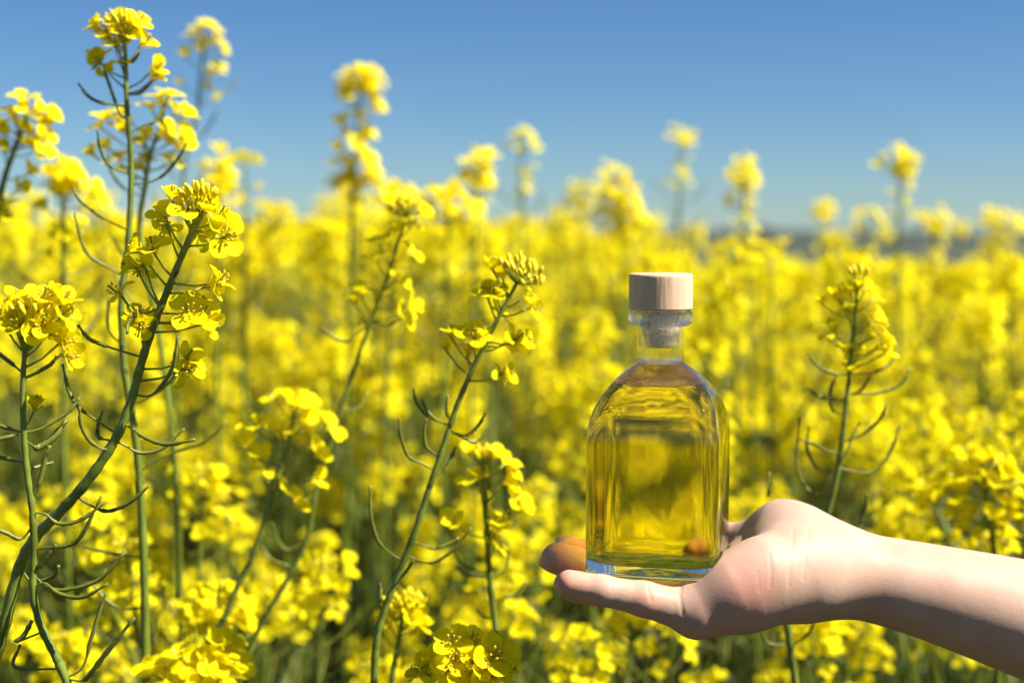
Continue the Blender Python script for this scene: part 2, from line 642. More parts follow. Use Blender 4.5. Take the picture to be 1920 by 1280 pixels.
# ------------------------------------------------------------------ plants in the foreground, one by one
def hero(name_label, stem, r_top, r_bot, flowers=(), pods=(), buds=None, auto=None, seed=1, depth_pod=0.0, stam=True, fscale=.96, leaves=()):
    """stem: (u, v, d) from top to bottom in view; continues to the soil"""
    rs = random.Random(seed)
    pts = [P(*s) for s in stem]
    lo = pts[-1]
    dirn = (pts[-1] - pts[-2]).normalized()
    foot = Vector((lo.x + dirn.x * .18, lo.y + 0.03, 0.0))
    mid1 = lo + dirn * .12
    pts2 = pts + [mid1, Vector((foot.x, foot.y, mid1.z * .5)), foot]
    root = empty('rapeseed_plant', foot)
    tag(root, name_label, 'rapeseed plant')
    off = Matrix.Translation(-foot)
    path = catmull(pts2, 7)
    n = len(path)
    nvis = 7 * (len(pts) - 1)
    rad = [(r_top + (r_bot - r_top) * min(1, (i / nvis)) ** .8) * 0.001 for i in range(n)]
    mb = MB()
    # slight nodes and bends
    sp = [p - foot for p in path]
    rad = [r * (1 + 0.09 * math.sin(i * 1.9)) for i, r in enumerate(rad)]
    tube(mb, sp, rad, 10)
    vis = path[:nvis + 1]
    def nearest(q):
        best, bi = 1e9, 0
        for i, p in enumerate(vis):
            e = (p - q).length
            if e < best: best, bi = e, i
        return vis[bi], bi
    mb_obj = mb.obj('stem', [M_STEM], root)
    def add_flower(pos, fd, kd, sc, stalk_from=None):
        fd = Vector(fd).normalized() + to_sun * .5        # they open towards the sun
        q = rs.choice(FLOWERS[kd])
        f = link_mesh('flower', q[2], root, face_matrix(pos - foot, fd, rs.uniform(0, 6.3), sc * fscale))
        if stam:
            link_mesh('stamens', q[3], f)
        if stalk_from is not None:
            t = MB()
            mid = pos.lerp(stalk_from, .5) + Vector((0, 0, -.0015))
            tube(t, [stalk_from - foot, mid - foot, pos - foot], [.0007, .0005, .0007], 6)
            t.obj('flower_stalk', [M_STALK], root)
    for fdef in flowers:
        u, v, kd = fdef[0], fdef[1], fdef[2]
        dd = fdef[3] if len(fdef) > 3 else 0.0
        sc = fdef[4] if len(fdef) > 4 else 1.0
        d0 = stem[0][2]
        pos = P(u, v, d0 + dd)
        best, bi = nearest(pos + Vector((0, 0, -0.012)))
        if len(fdef) > 5:
            fd = Vector(fdef[5])
        else:
            fd = (pos - best).normalized() * 1.0 + Vector((rs.uniform(-.3, .3), rs.uniform(-.6, -.1), rs.uniform(0, .5)))
        # the flower's own base sits behind its face
        fd = fd.normalized()
        base = pos - fd * 0.004
        att = vis[max(bi, 1)]
        add_flower(base, fd, kd, sc, att if (base - att).length < .05 else None)
    if buds:
        bm_ = MB()
        for (u, v, nb, rad_) in buds:
            c = P(u, v, stem[0][2])
            att, _ = nearest(c)
            for k in range(nb):
                a = k * GA
                rr = rad_ * math.sqrt((k + .5) / nb)
                o = Vector((math.cos(a), math.sin(a), 0))
                b = c + o * rr * .001 + Vector((0, 0, (rad_ - rr) * .0007))
                d = (o * .8 * rr / rad_ + Vector((0, 0, 1))).normalized()
                bm_.merge(bud_mb(0.0058, 0.0015, 7), face_matrix(b - foot, d, 0))
                tube(bm_, [att - foot, b - foot], .00035, 4, 1, False)
        bm_.obj('bud_cluster', [M_BUD, M_STALK], root)
    for pd in pods:
        w = 1.0
        if isinstance(pd[0], (int, float)):
            w, pd = pd[0], pd[1]
        q0 = P(pd[0][0], pd[0][1], stem[0][2])
        near_, bi = nearest(q0)
        dd = rs.uniform(-.012, .012)
        pp = []
        for k, (u, v) in enumerate(pd):
            d = near_.y + dd * (k / (len(pd) - 1))
            pp.append(P(u, v, d))
        if (pp[0] - near_).length < .03:
            pp[0] = near_
        path2 = catmull(pp, 5)
        L = len(path2)
        rr = []
        for i in range(L):
            s = i / (L - 1)
            if s < .36: rr.append(.00055)
            elif s < .88: rr.append(.00102 * w * (1 + .12 * math.sin(s * 60)))
            else: rr.append(.0006 * w)
        rr[-1] = .0008 * w
        t = MB()
        tube(t, [p - foot for p in path2], rr, 7)
        t.obj('seed_pod', [M_POD], root)
    if auto:
        for (s0, s1, nf, kinds, spread) in auto.get('flowers', ()):
            for k in range(nf):
                s = s0 + (s1 - s0) * (k + .5) / nf
                b, t = at_len(vis, s)
                a = k * GA + rs.uniform(-.3, .3)
                o = Vector((math.cos(a), math.sin(a), 0))
                dn = (o - t * rs.uniform(.2, .8)).normalized()
                e = b + dn * spread * rs.uniform(.75, 1.15)
                fd = (dn + Vector((rs.uniform(-.4, .4), rs.uniform(-.5, .2), rs.uniform(-.1, .5))))
                add_flower(e, fd, rs.choice(kinds), rs.uniform(.9, 1.12), b)
        for (s0, s1, npd, L0) in auto.get('pods', ()):
            for k in range(npd):
                s = s0 + (s1 - s0) * (k + .5) / npd
                b, t = at_len(vis, s)
                a = k * GA + 1 + rs.uniform(-.3, .3)
                o = Vector((math.cos(a), math.sin(a), 0))
                m2 = MB()
                pod_tube(m2, [p - foot for p in pod_path(b, o, -t, rs.uniform(.012, .02), L0 * rs.uniform(.8, 1.2), rs, rs.uniform(.5, 1.1))], .001, .0005, 7)
                m2.obj('seed_pod', [M_POD], root)
    return root

OHC = ['open', 'half', 'open', 'closed']
OH = ['open', 'half', 'open']
D1 = 0.685
hero('thick-stemmed rapeseed plant arching up from the lower left corner to sharp open flowers',
     [(366, 420, D1), (345, 470, D1), (316, 540, D1), (290, 605, D1), (268, 670, D1), (246, 750, D1), (215, 825, D1), (165, 900, D1), (110, 962, D1 + .004), (68, 1005, D1 + .008), (38, 1060, D1 + .01), (8, 1170, D1 + .012), (-25, 1290, D1 + .014)],
     1.3, 3.2,
     flowers=[(318, 362, 'half', 0, 1.0, (-.2, -.3, 1)), (348, 388, 'open', -.006, 1.15, (-.1, -1, .5)), (300, 402, 'open', .004, 1.1, (-.8, .5, .4)),
              (305, 430, 'wilt', .008, 1.0, (-.5, .3, -.6)), (385, 388, 'half', 0, 1.1, (.3, -.3, 1)), (372, 380, 'open', .01, 1.1, (.1, .5, 1)),
              (412, 400, 'open', -.002, 1.15, (.6, -.5, .8)), (420, 448, 'open', -.008, 1.3, (.35, -1, -.15)), (430, 415, 'half', .005, 1, (.9, 0, .5)),
              (375, 440, 'open', .012, 1.1, (.2, .8, -.3)), (395, 375, 'closed', .004, 1.0), (360, 365, 'closed', 0, .9), (335, 372, 'closed', .006, .9),
              (280, 462, 'open', -.004, 1.15, (-.5, -.5, .9)), (250, 470, 'half', 0, 1.05, (-1, -.2, .2)), (262, 508, 'wilt', .003, 1.1, (-.4, -.3, -.7)), (240, 505, 'half', .005, 1, (-1, 0, -.2)),
              (400, 540, 'half', 0, 1.15, (1, -.2, -.1)), (418, 520, 'open', .004, 1.0, (.7, .1, .7)),
              (348, 586, 'open', -.006, 1.25, (-.1, -1, .45)), (378, 590, 'open', -.002, 1.2, (.5, -.7, .6)), (392, 615, 'half', 0, 1.1, (.8, -.5, -.5)), (375, 565, 'half', .006, 1.0, (.4, .2, 1)),
              (212, 552, 'wilt', 0, 1.1, (-1, -.2, .2)), (258, 590, 'open', .002, 1.05, (-.1, -.8, .7)), (262, 618, 'half', -.003, 1.05, (.2, -.7, -.5)), (250, 605, 'half', 0, 1, (-.7, -.3, 0)),
              (352, 668, 'half', 0, 1.1, (.6, -.4, .7)), (348, 700, 'wilt', -.002, 1.1, (.5, -.6, -.3)), (362, 690, 'half', .003, 1.05, (.9, -.3, 0))],
     buds=[(372, 372, 14, 7)],
     pods=[[(213, 842), (194, 842), (168, 826), (152, 796), (149, 763)], [(215, 826), (200, 824), (184, 818), (184, 796), (192, 770)],
           [(215, 825), (240, 838), (265, 849), (305, 840), (346, 803)], [(237, 796), (252, 806), (268, 818), (310, 833), (366, 824)],
           [(210, 806), (178, 786), (144, 760), (128, 728), (117, 682)], [(139, 938), (168, 946), (203, 958), (245, 940), (280, 910)],
           [(263, 670), (215, 654), (190, 645), (166, 634), (146, 609)], [(252, 745), (280, 742), (305, 720), (325, 685), (333, 630)],
           [(30, 1075), (60, 1090), (100, 1080), (110, 1060)], [(262, 560), (245, 600), (238, 625)]],
     seed=5)
D2 = 0.665
hero('sharp rapeseed plant at the left edge with many upcurved pods under its flower head',
     [(47, 652, D2), (43, 720, D2), (44, 800, D2), (50, 880, D2), (60, 950, D2), (64, 1030, D2), (63, 1110, D2), (78, 1175, D2), (105, 1230, D2), (135, 1300, D2)],
     1.15, 2.2,
     flowers=[(8, 592, 'half', 0, 1.1, (-.9, -.3, .2)), (28, 612, 'half', -.004, 1.05, (-.5, -.7, 0)), (58, 572, 'half', 0, 1.1, (0, -.4, 1)),
              (45, 585, 'half', .004, 1, (-.4, .2, 1)), (80, 552, 'open', 0, 1.1, (.3, -.5, .8)), (122, 560, 'half', .003, 1.15, (.6, 0, 1)), (128, 588, 'open', 0, 1.1, (.8, -.4, .3)),
              (78, 605, 'open', -.005, 1.0, (.2, -.9, .3)), (62, 628, 'half', -.004, 1.1, (.1, -.7, -.2)), (98, 625, 'half', 0, 1.1, (.7, -.4, .2)), (124, 648, 'half', .002, 1.2, (1, -.3, -.2)),
              (128, 672, 'half', -.002, 1.2, (.8, -.4, -.6)), (15, 575, 'open', .006, 1, (-.6, .2, .8)), (63, 757, 'closed', 0, 1.1, (.1, -.3, 1)), (100, 540, 'closed', .005, .9), (-8, 610, 'open', 0, 1.1, (-1, -.2, 0)), (25, 555, 'half', .008, 1)],
     buds=[(60, 590, 16, 8)],
     pods=[[(42, 697), (32, 690), (20, 680), (0, 665), (-15, 655)], [(52, 712), (62, 703), (75, 695), (95, 683), (106, 668)], [(52, 816), (75, 804), (100, 790), (130, 770), (149, 745)],
           [(45, 815), (25, 816), (0, 822), (-25, 824)], [(40, 812), (25, 806), (10, 801), (-20, 792)], (1.7, [(50, 828), (60, 834), (72, 838), (100, 820), (124, 788)]),
           [(48, 866), (30, 863), (15, 860), (-10, 855)], (1.3, [(52, 905), (66, 925), (76, 895), (84, 862), (93, 835)]), [(55, 880), (70, 875), (100, 866)],
           [(62, 958), (85, 963), (109, 981), (150, 975), (200, 940)], [(66, 1035), (90, 1026), (125, 1023), (152, 1005), (190, 930)], (1.3, [(60, 1073), (68, 1068), (76, 1058), (90, 1040), (105, 1020)]),
           [(68, 1072), (83, 1095), (115, 1106), (185, 1087), (235, 1033)], [(66, 1095), (85, 1093), (110, 1112), (155, 1119), (202, 1094)],
           (1.2, [(10, 1204), (30, 1203), (45, 1190), (60, 1163)]), [(20, 1290), (28, 1250), (38, 1208)], (1.3, [(135, 1275), (150, 1276), (165, 1268), (200, 1222), (252, 1157)]), [(142, 1280), (155, 1250), (170, 1200), (185, 1150), (199, 1110)],
           [(60, 985), (40, 1010), (15, 1000), (-10, 990)]],
     seed=6)
D3 = 0.83
hero('tall thin rapeseed plant whose topmost flowers reach highest into the blue sky',
     [(234, 78, D3), (236, 130, D3), (238, 200, D3), (245, 290, D3), (245, 370, D3), (240, 460, D3), (228, 560, D3), (232, 680, D3), (250, 790, D3), (262, 900, D3), (268, 1010, D3), (272, 1140, D3), (274, 1300, D3)],
     1.1, 2.7,
     flowers=[(205, 38, 'open', 0, 1.15), (222, 28, 'half', .004, 1), (232, 58, 'open', -.004, 1.2), (245, 42, 'half', 0, 1), (262, 38, 'open', 0, 1.1, (.6, -.5, .5)), (272, 80, 'half', 0, 1.3, (.8, -.3, .5)), (175, 52, 'half', 0, 1.1, (-1, -.2, .4)),
              (195, 60, 'open', -.003, 1.1), (212, 78, 'open', 0, 1.2), (222, 110, 'wilt', 0, 1.1), (180, 105, 'half', 0, 1.1, (-.3, -.6, .9)), (180, 125, 'wilt', 0, 1.1, (-.4, -.4, -.5)), (295, 128, 'half', 0, 1.1, (.8, -.5, .3)), (290, 142, 'half', 0, 1)],
     buds=[(230, 50, 16, 8)],
     pods=[[(237, 205), (215, 197), (187, 192), (165, 180), (147, 157)], [(240, 228), (225, 215), (212, 180), (200, 145), (192, 120)], [(240, 180), (262, 175), (285, 155)], [(237, 125), (250, 115), (262, 98)],
           [(244, 245), (268, 236), (290, 228), (305, 205), (318, 180)], [(244, 325), (222, 320), (200, 305), (187, 275), (183, 245)], [(246, 345), (285, 340), (310, 325), (335, 295), (350, 268)],
           [(245, 440), (215, 420), (180, 400), (150, 375), (136, 350)], [(240, 520), (200, 500), (160, 470), (140, 400)], [(232, 640), (205, 620), (203, 580), (205, 560)], [(240, 760), (280, 745), (330, 700), (335, 640)],
           [(262, 880), (320, 850), (380, 830), (425, 790)], [(268, 1045), (230, 1040), (180, 1030), (145, 1020)], [(270, 1140), (225, 1140), (195, 1120), (170, 1090)]],
     seed=7)
hero('rapeseed plant behind the tall thin stem with two loose flower bunches',
     [(310, 190, .96), (300, 240, .96), (282, 290, .96), (272, 350, .96), (262, 450, .97), (300, 640, .98), (330, 900, .98), (340, 1200, 1.0)], 1.0, 2.2,
     flowers=[(295, 178, 'open', 0, 1.2), (318, 172, 'open', 0, 1.2), (335, 205, 'open', 0, 1.3), (352, 212, 'half', 0, 1.2), (310, 240, 'open', 0, 1.3), (335, 245, 'open', -.01, 1.3), (345, 275, 'half', 0, 1.3), (320, 262, 'open', 0, 1.3), (330, 295, 'wilt', 0, 1.2), (280, 195, 'open', 0, 1.2),
              (192, 215, 'open', .01, 1.3), (212, 218, 'open', 0, 1.2), (180, 235, 'open', 0, 1.2), (225, 240, 'half', 0, 1.3), (222, 205, 'open', 0, 1.2), (168, 290, 'closed', 0, 1.2), (195, 275, 'half', 0, 1.2), (215, 295, 'open', 0, 1.2), (262, 262, 'open', 0, 1.2), (262, 300, 'open', 0, 1.2), (240, 315, 'open', 0, 1.2), (272, 250, 'half', 0, 1)],
     auto=dict(pods=[(.04, .16, 7, .03)]), seed=8, stam=False)
hero('tallest blurred rapeseed plant, just right of the one reaching highest',
     [(385, 75, 1.35), (375, 150, 1.35), (368, 220, 1.35), (345, 320, 1.35), (335, 500, 1.36), (330, 800, 1.38)], 1.0, 2.4,
     flowers=[(370, 52, 'open', 0, 1.3), (405, 52, 'open', 0, 1.3), (355, 65, 'open', 0, 1.3), (385, 75, 'open', 0, 1.3), (412, 75, 'open', 0, 1.3), (418, 95, 'half', 0, 1.3), (375, 92, 'half', 0, 1.3), (345, 103, 'half', 0, 1.4), (410, 125, 'open', 0, 1.3), (392, 138, 'half', 0, 1.3), (388, 163, 'closed', 0, 1.3), (335, 155, 'closed', 0, 1.1), (405, 182, 'closed', 0, 1.1), (390, 45, 'open', 0, 1.3)],
     auto=dict(pods=[(.05, .2, 8, .035)]), seed=9, stam=False)
hero('rapeseed plant with a loose round flower head cut by the upper left edge',
     [(52, 215, .98), (38, 250, .98), (20, 300, .98), (2, 360, .98), (-20, 500, .98), (-40, 800, .98)], 1.2, 2.6,
     flowers=[(40, 180, 'open', 0, 1.3), (55, 205, 'open', -.005, 1.3), (88, 205, 'open', 0, 1.3), (98, 220, 'half', 0, 1.2), (20, 205, 'open', 0, 1.3), (0, 225, 'open', 0, 1.3), (30, 225, 'half', 0, 1.2), (60, 250, 'open', 0, 1.3), (45, 262, 'open', 0, 1.3), (85, 268, 'open', -.01, 1.4), (72, 280, 'open', 0, 1.3), (5, 245, 'half', 0, 1.2), (8, 278, 'half', 0, 1.2), (80, 235, 'half', 0, 1.2), (58, 320, 'half', 0, 1.1), (38, 352, 'half', 0, 1.2), (0, 375, 'open', 0, 1.4), (5, 400, 'open', 0, 1.3)],
     seed=10, stam=False)
hero('blurred rapeseed plant forming a tall column of flowers alone against the middle sky',
     [(675, 150, 1.55), (668, 240, 1.55), (662, 320, 1.55), (660, 400, 1.55), (655, 600, 1.56), (650, 900, 1.58)], 1.1, 2.6,
     flowers=[(655, 140, 'open', 0, 1.3), (680, 135, 'open', 0, 1.3), (700, 150, 'open', 0, 1.3), (648, 165, 'open', 0, 1.3), (672, 160, 'open', 0, 1.3), (695, 168, 'open', 0, 1.3), (645, 185, 'half', 0, 1.2), (705, 188, 'open', 0, 1.3), (702, 205, 'half', 0, 1.2), (668, 218, 'half', 0, 1.2), (640, 232, 'half', 0, 1.2), (690, 248, 'open', 0, 1.2), (680, 258, 'half', 0, 1.1), (634, 280, 'closed', 0, 1.3),
              (680, 292, 'open', 0, 1.4), (692, 302, 'open', 0, 1.3), (655, 310, 'half', 0, 1.1), (700, 325, 'open', 0, 1.4), (692, 340, 'open', 0, 1.2), (634, 338, 'open', 0, 1.3), (650, 345, 'half', 0, 1.3), (628, 350, 'half', 0, 1), (662, 380, 'half', 0, 1.3), (668, 355, 'half', 0, 1.2), (640, 330, 'open', 0, 1.2)],
     auto=dict(flowers=[(0, .03, 10, OH, .016), (.05, .13, 8, OHC, .013)], pods=[(.16, .3, 8, .03)]), seed=12, stam=False, fscale=1.45)
D8 = 0.79
hero('slender dark-stemmed rapeseed plant in the middle, leaning right with a tip of unopened buds',
     [(968, 532, D8), (945, 575, D8), (912, 640, D8), (880, 705, D8), (855, 765, D8), (835, 825, D8), (808, 905, D8), (780, 990, D8), (748, 1075, D8), (722, 1140, D8), (706, 1200, D8), (700, 1300, D8)], 1.0, 2.3,
     flowers=[(905, 552, 'half', 0, 1.1, (-.7, -.4, .5)), (922, 545, 'open', -.003, 1.1, (-.2, -.7, .7)), (930, 538, 'half', 0, .9), (990, 560, 'half', 0, 1.0, (1, -.3, .1)), (1000, 585, 'half', 0, 1.1, (.9, -.3, -.3)), (945, 580, 'wilt', .006, 1),
              (885, 630, 'open', -.004, 1.3, (-.2, -.9, .5)), (900, 622, 'half', 0, 1.0, (0, -.2, 1)), (842, 622, 'half', 0, 1, (-.4, -.2, 1)), (832, 645, 'closed', 0, 1), (970, 635, 'open', 0, 1.2, (.7, -.5, .5)), (985, 642, 'half', 0, 1.1, (1, -.2, 0)), (955, 650, 'half', 0, 1, (.6, -.6, -.4)),
              (952, 705, 'half', 0, 1.15, (1, -.3, .1)), (945, 700, 'wilt', 0, 1), (875, 655, 'half', .004, 1), (920, 495, 'closed', 0, 1.1), (935, 512, 'closed', 0, 1.2, (-.5, -.2, .6))],
     buds=[(966, 505, 9, 9), (990, 518, 8, 8), (1003, 536, 5, 6), (945, 508, 4, 6)],
     pods=[[(812, 882), (790, 868), (765, 855), (752, 820), (748, 785)], [(820, 852), (808, 845), (798, 835), (795, 810), (799, 785)], [(834, 797), (815, 787), (796, 775), (780, 752), (775, 728)], [(836, 795), (820, 788), (805, 775), (795, 760), (792, 745)],
           [(838, 790), (838, 775), (839, 740)], [(845, 812), (865, 815), (880, 814), (897, 797), (910, 774)], [(845, 810), (868, 820), (888, 829), (903, 820), (911, 800)], [(818, 892), (830, 885), (840, 870), (855, 836)],
           [(752, 1057), (730, 1035), (708, 1012), (695, 965), (693, 910)], [(768, 1045), (790, 1052), (815, 1053), (850, 1030), (884, 988)], [(778, 1018), (795, 1022), (812, 1028), (835, 1022), (860, 1008)], (1.3, [(718, 1150), (714, 1140), (713, 1120), (712, 1093)]), [(735, 1100), (750, 1085), (762, 1070), (775, 1050)]],
     seed=13)
D9 = 0.93
hero('rapeseed plant with a thin pale stem leaning right, left of the dark-stemmed one',
     [(762, 408, D9), (745, 460, D9), (722, 530, D9), (695, 600, D9), (668, 680, D9), (645, 745, D9), (620, 830, D9), (592, 920, D9), (575, 1010, D9), (530, 1100, D9), (480, 1190, D9), (440, 1300, D9)], .9, 2.1,
     flowers=[(735, 380, 'half', 0, 1.2), (765, 378, 'half', 0, 1.1), (795, 400, 'half', 0, 1.2), (775, 420, 'open', 0, 1.1), (740, 425, 'half', 0, 1.1), (705, 450, 'open', 0, 1.3), (775, 470, 'open', 0, 1.2), (700, 480, 'open', 0, 1.2), (760, 590, 'open', 0, 1.4), (775, 570, 'half', 0, 1.2), (700, 545, 'open', 0, 1.2), (670, 540, 'half', 0, 1.1), (660, 560, 'half', 0, 1.1), (750, 520, 'open', 0, 1.2)],
     buds=[(765, 398, 18, 11)],
     pods=[[(690, 610), (670, 625), (650, 640), (625, 632), (600, 610)], [(700, 600), (725, 610), (745, 600), (765, 590)], [(645, 770), (670, 765), (690, 735)], [(592, 925), (570, 940), (555, 930)], [(575, 1010), (540, 1030), (520, 1010), (510, 980)]], seed=14, stam=False)
D10 = 0.9
hero('rapeseed plant with a loose low flower spray, its stem sloping to the lower left',
     [(553, 770, D10), (540, 830, D10), (518, 900, D10), (498, 970, D10), (475, 1040, D10), (445, 1100, D10), (425, 1150, D10), (405, 1190, D10), (380, 1300, D10)], 1.3, 2.6,
     flowers=[(540, 745, 'half', 0, 1.2, (-.2, -.3, 1)), (560, 752, 'open', 0, 1.3), (580, 755, 'open', 0, 1.3), (510, 745, 'open', 0, 1.3), (575, 790, 'half', 0, 1.2), (475, 795, 'open', 0, 1.4), (525, 800, 'open', 0, 1.3), (460, 830, 'half', 0, 1.3), (485, 850, 'half', 0, 1.2), (595, 835, 'open', 0, 1.3), (600, 855, 'half', 0, 1.2), (495, 875, 'wilt', 0, 1.2), (595, 900, 'half', 0, 1.3), (625, 800, 'open', 0, 1.4), (545, 920, 'open', 0, 1.4), (560, 945, 'half', 0, 1.2)],
     pods=[[(500, 960), (460, 940), (430, 925)], [(480, 1010), (505, 1045), (540, 1060)], [(425, 1150), (410, 1130), (412, 1090)], [(405, 1190), (440, 1200), (470, 1190)]], seed=15, stam=False)
D11 = 0.86
hero('rapeseed plant with a pale upright stem between the dark leaning stem and the bottle',
     [(905, 868, D11), (908, 930, D11), (914, 1010, D11), (918, 1080, D11), (926, 1150, D11), (934, 1220, D11), (938, 1300, D11)], 1.6, 2.3,
     flowers=[(880, 845, 'half', 0, 1.2), (900, 850, 'half', 0, 1.1), (930, 850, 'half', 0, 1.1), (950, 860, 'open', 0, 1.3), (962, 880, 'open', 0, 1.2), (955, 905, 'half', 0, 1.2, (.9, -.4, .1)), (880, 895, 'open', 0, 1.3), (895, 890, 'half', 0, 1), (975, 940, 'open', 0, 1.3), (985, 950, 'half', 0, 1), (930, 970, 'open', 0, 1.2), (935, 985, 'half', 0, 1.1), (915, 1010, 'half', 0, 1.1), (935, 1018, 'open', 0, 1.1), (845, 980, 'half', 0, 1.3, (-.5, -.6, .5))],
     buds=[(905, 858, 10, 7)],
     pods=[[(916, 1085), (890, 1080), (868, 1075), (855, 1060)], [(914, 1070), (890, 1068), (865, 1055), (850, 1035)], [(926, 1130), (945, 1120), (965, 1115), (985, 1090)], [(922, 1160), (905, 1155), (893, 1140)], [(918, 1080), (945, 1070), (955, 1040)]], seed=16, stam=False)
D12 = 0.87
hero('rapeseed plant right of the bottle, rising behind the wrist with many curved pods',
     [(1606, 560, D12), (1600, 620, D12), (1593, 690, D12), (1586, 760, D12), (1578, 830, D12), (1568, 895, D12), (1548, 970, D12), (1510, 1050, D12), (1476, 1140, D12), (1480, 1200, D12), (1494, 1300, D12)], .9, 2.6,
     flowers=[(1608, 530, 'half', 0, 1.0, (0, 0, 1)), (1590, 538, 'half', 0, 1.1), (1630, 535, 'half', 0, 1.1), (1645, 552, 'open', 0, 1.1), (1560, 548, 'closed', 0, 1.2), (1573, 552, 'closed', 0, 1.2), (1536, 563, 'closed', 0, 1.0), (1580, 578, 'half', 0, 1.1, (-.2, -.4, -1)), (1555, 608, 'half', 0, 1.1), (1545, 622, 'wilt', 0, 1),
              (1582, 650, 'half', 0, 1.1), (1594, 668, 'open', 0, 1.1, (.3, -.6, -.3)), (1590, 688, 'half', 0, 1), (1655, 592, 'open', 0, 1.2), (1640, 600, 'open', 0, 1.2), (1662, 618, 'open', 0, 1.1), (1655, 648, 'open', 0, 1.2), (1670, 660, 'half', 0, 1.1), (1630, 625, 'half', 0, 1.1), (1620, 655, 'half', .01, 1), (1665, 635, 'half', 0, 1)],
     buds=[(1608, 518, 9, 5)],
     pods=[[(1597, 705), (1575, 702), (1550, 696), (1528, 682), (1513, 660)], [(1588, 782), (1573, 775), (1558, 765), (1557, 730), (1571, 700)], [(1590, 748), (1565, 748), (1540, 745), (1515, 728)], [(1595, 740), (1608, 735), (1620, 725), (1634, 698)],
           [(1597, 702), (1625, 700), (1650, 694), (1668, 682), (1682, 662)], [(1592, 738), (1620, 738), (1650, 736), (1690, 720), (1706, 690)], [(1585, 828), (1605, 820), (1630, 805), (1650, 785), (1661, 758)], [(1573, 872), (1580, 862), (1590, 840), (1600, 815), (1612, 792)],
           [(1578, 852), (1550, 845), (1525, 832), (1500, 822)], [(1553, 935), (1530, 925), (1510, 912), (1494, 870), (1500, 782)], [(1566, 888), (1545, 882), (1528, 872), (1513, 840), (1517, 800)], [(1572, 880), (1600, 884), (1636, 885), (1668, 850), (1688, 797)],
           (1.2, [(1592, 1000), (1603, 985), (1615, 970), (1624, 950), (1625, 925)]), [(1484, 1204), (1465, 1207), (1442, 1206), (1430, 1190), (1424, 1160)], [(1482, 1205), (1500, 1200), (1520, 1180), (1530, 1150)], [(1450, 900), (1440, 930), (1443, 885)][:2] + [(1443, 885)]],
     seed=17, stam=False, fscale=.82)
hero('rapeseed plant with a broad head of big pale flowers on the bottom centre edge',
     [(872, 1235, .72), (880, 1270, .72), (890, 1330, .72), (900, 1400, .72)], 1.6, 2.4,
     flowers=[(845, 1205, 'open', -.006, 1.3, (-.2, -.8, .7)), (880, 1200, 'open', 0, 1.2, (.1, -.6, .9)), (905, 1215, 'open', 0, 1.2, (.2, -.6, .8)), (925, 1232, 'open', -.01, 1.5, (.2, -1, .3)), (850, 1235, 'open', -.01, 1.2, (-.2, -1, .4)), (885, 1240, 'half', -.01, 1.1, (0, -1, .5)), (820, 1228, 'half', 0, 1.2, (-.7, -.4, .6)), (805, 1250, 'open', 0, 1.3, (-.6, -.3, -.3)), (785, 1262, 'half', 0, 1.2, (-1, 0, 0)),
              (840, 1262, 'open', -.01, 1.3, (-.3, -1, -.1)), (875, 1268, 'open', -.01, 1.4, (0, -1, .1)), (915, 1270, 'open', -.01, 1.4, (.3, -1, -.2)), (945, 1220, 'half', 0, 1.1, (1, -.2, .3)), (950, 1260, 'open', 0, 1.3, (.8, -.6, 0)), (860, 1190, 'half', .01, 1.1, (0, 0, 1)), (925, 1195, 'closed', .006, 1.1, (.4, -.1, 1)), (900, 1255, 'half', -.012, 1.1, (.1, -1, .1))],
     buds=[(880, 1228, 12, 8)], seed=18)
hero('rapeseed plant with a spiky bud cluster, low beside the dark leaning stem',
     [(755, 1150, .86), (748, 1200, .86), (738, 1250, .86), (730, 1320, .86)], 1.4, 2.0,
     flowers=[(735, 1140, 'half', 0, 1.1), (770, 1130, 'half', 0, 1.1), (785, 1150, 'half', 0, 1.2), (795, 1165, 'closed', 0, 1.1), (725, 1160, 'open', 0, 1.1), (745, 1125, 'half', 0, 1), (790, 1175, 'half', 0, 1.1), (715, 1175, 'closed', 0, 1), (770, 1160, 'half', -.01, 1.1)],
     buds=[(758, 1135, 24, 12)], seed=19, stam=False)
hero('rapeseed plant with a wide soft flower head cut by the bottom left edge',
     [(400, 1215, .82), (395, 1260, .82), (390, 1330, .82)], 1.6, 2.4,
     flowers=[(u, v, k, dz, 1.35) for u, v, k, dz in [(300, 1240, 'open', 0), (330, 1222, 'open', 0), (352, 1245, 'open', -.01), (375, 1228, 'open', 0), (398, 1245, 'open', -.01), (425, 1215, 'open', 0), (445, 1235, 'open', 0), (420, 1260, 'open', -.01), (375, 1265, 'open', -.01), (335, 1270, 'open', -.01), (450, 1262, 'half', 0), (300, 1268, 'open', 0), (405, 1200, 'half', 0), (275, 1262, 'half', 0), (440, 1200, 'open', .01)]],
     seed=20, stam=False)
hero('rapeseed plant with a rounded head just above the wide one at bottom left',
     [(412, 1120, .95), (408, 1180, .95), (400, 1260, .95)], 1.4, 2.2,
     flowers=[(u, v, k, dz, 1.3) for u, v, k, dz in [(355, 1125, 'open', 0), (378, 1112, 'open', 0), (400, 1105, 'open', 0), (345, 1158, 'open', 0), (375, 1150, 'open', -.01), (410, 1135, 'open', -.01), (435, 1110, 'half', 0), (455, 1125, 'open', 0), (440, 1150, 'open', 0), (460, 1165, 'open', 0), (415, 1170, 'open', -.01), (470, 1180, 'half', 0), (390, 1175, 'half', 0), (360, 1175, 'wilt', 0)]],
     auto=dict(pods=[(.03, .05, 3, .03)]), seed=21, stam=False)
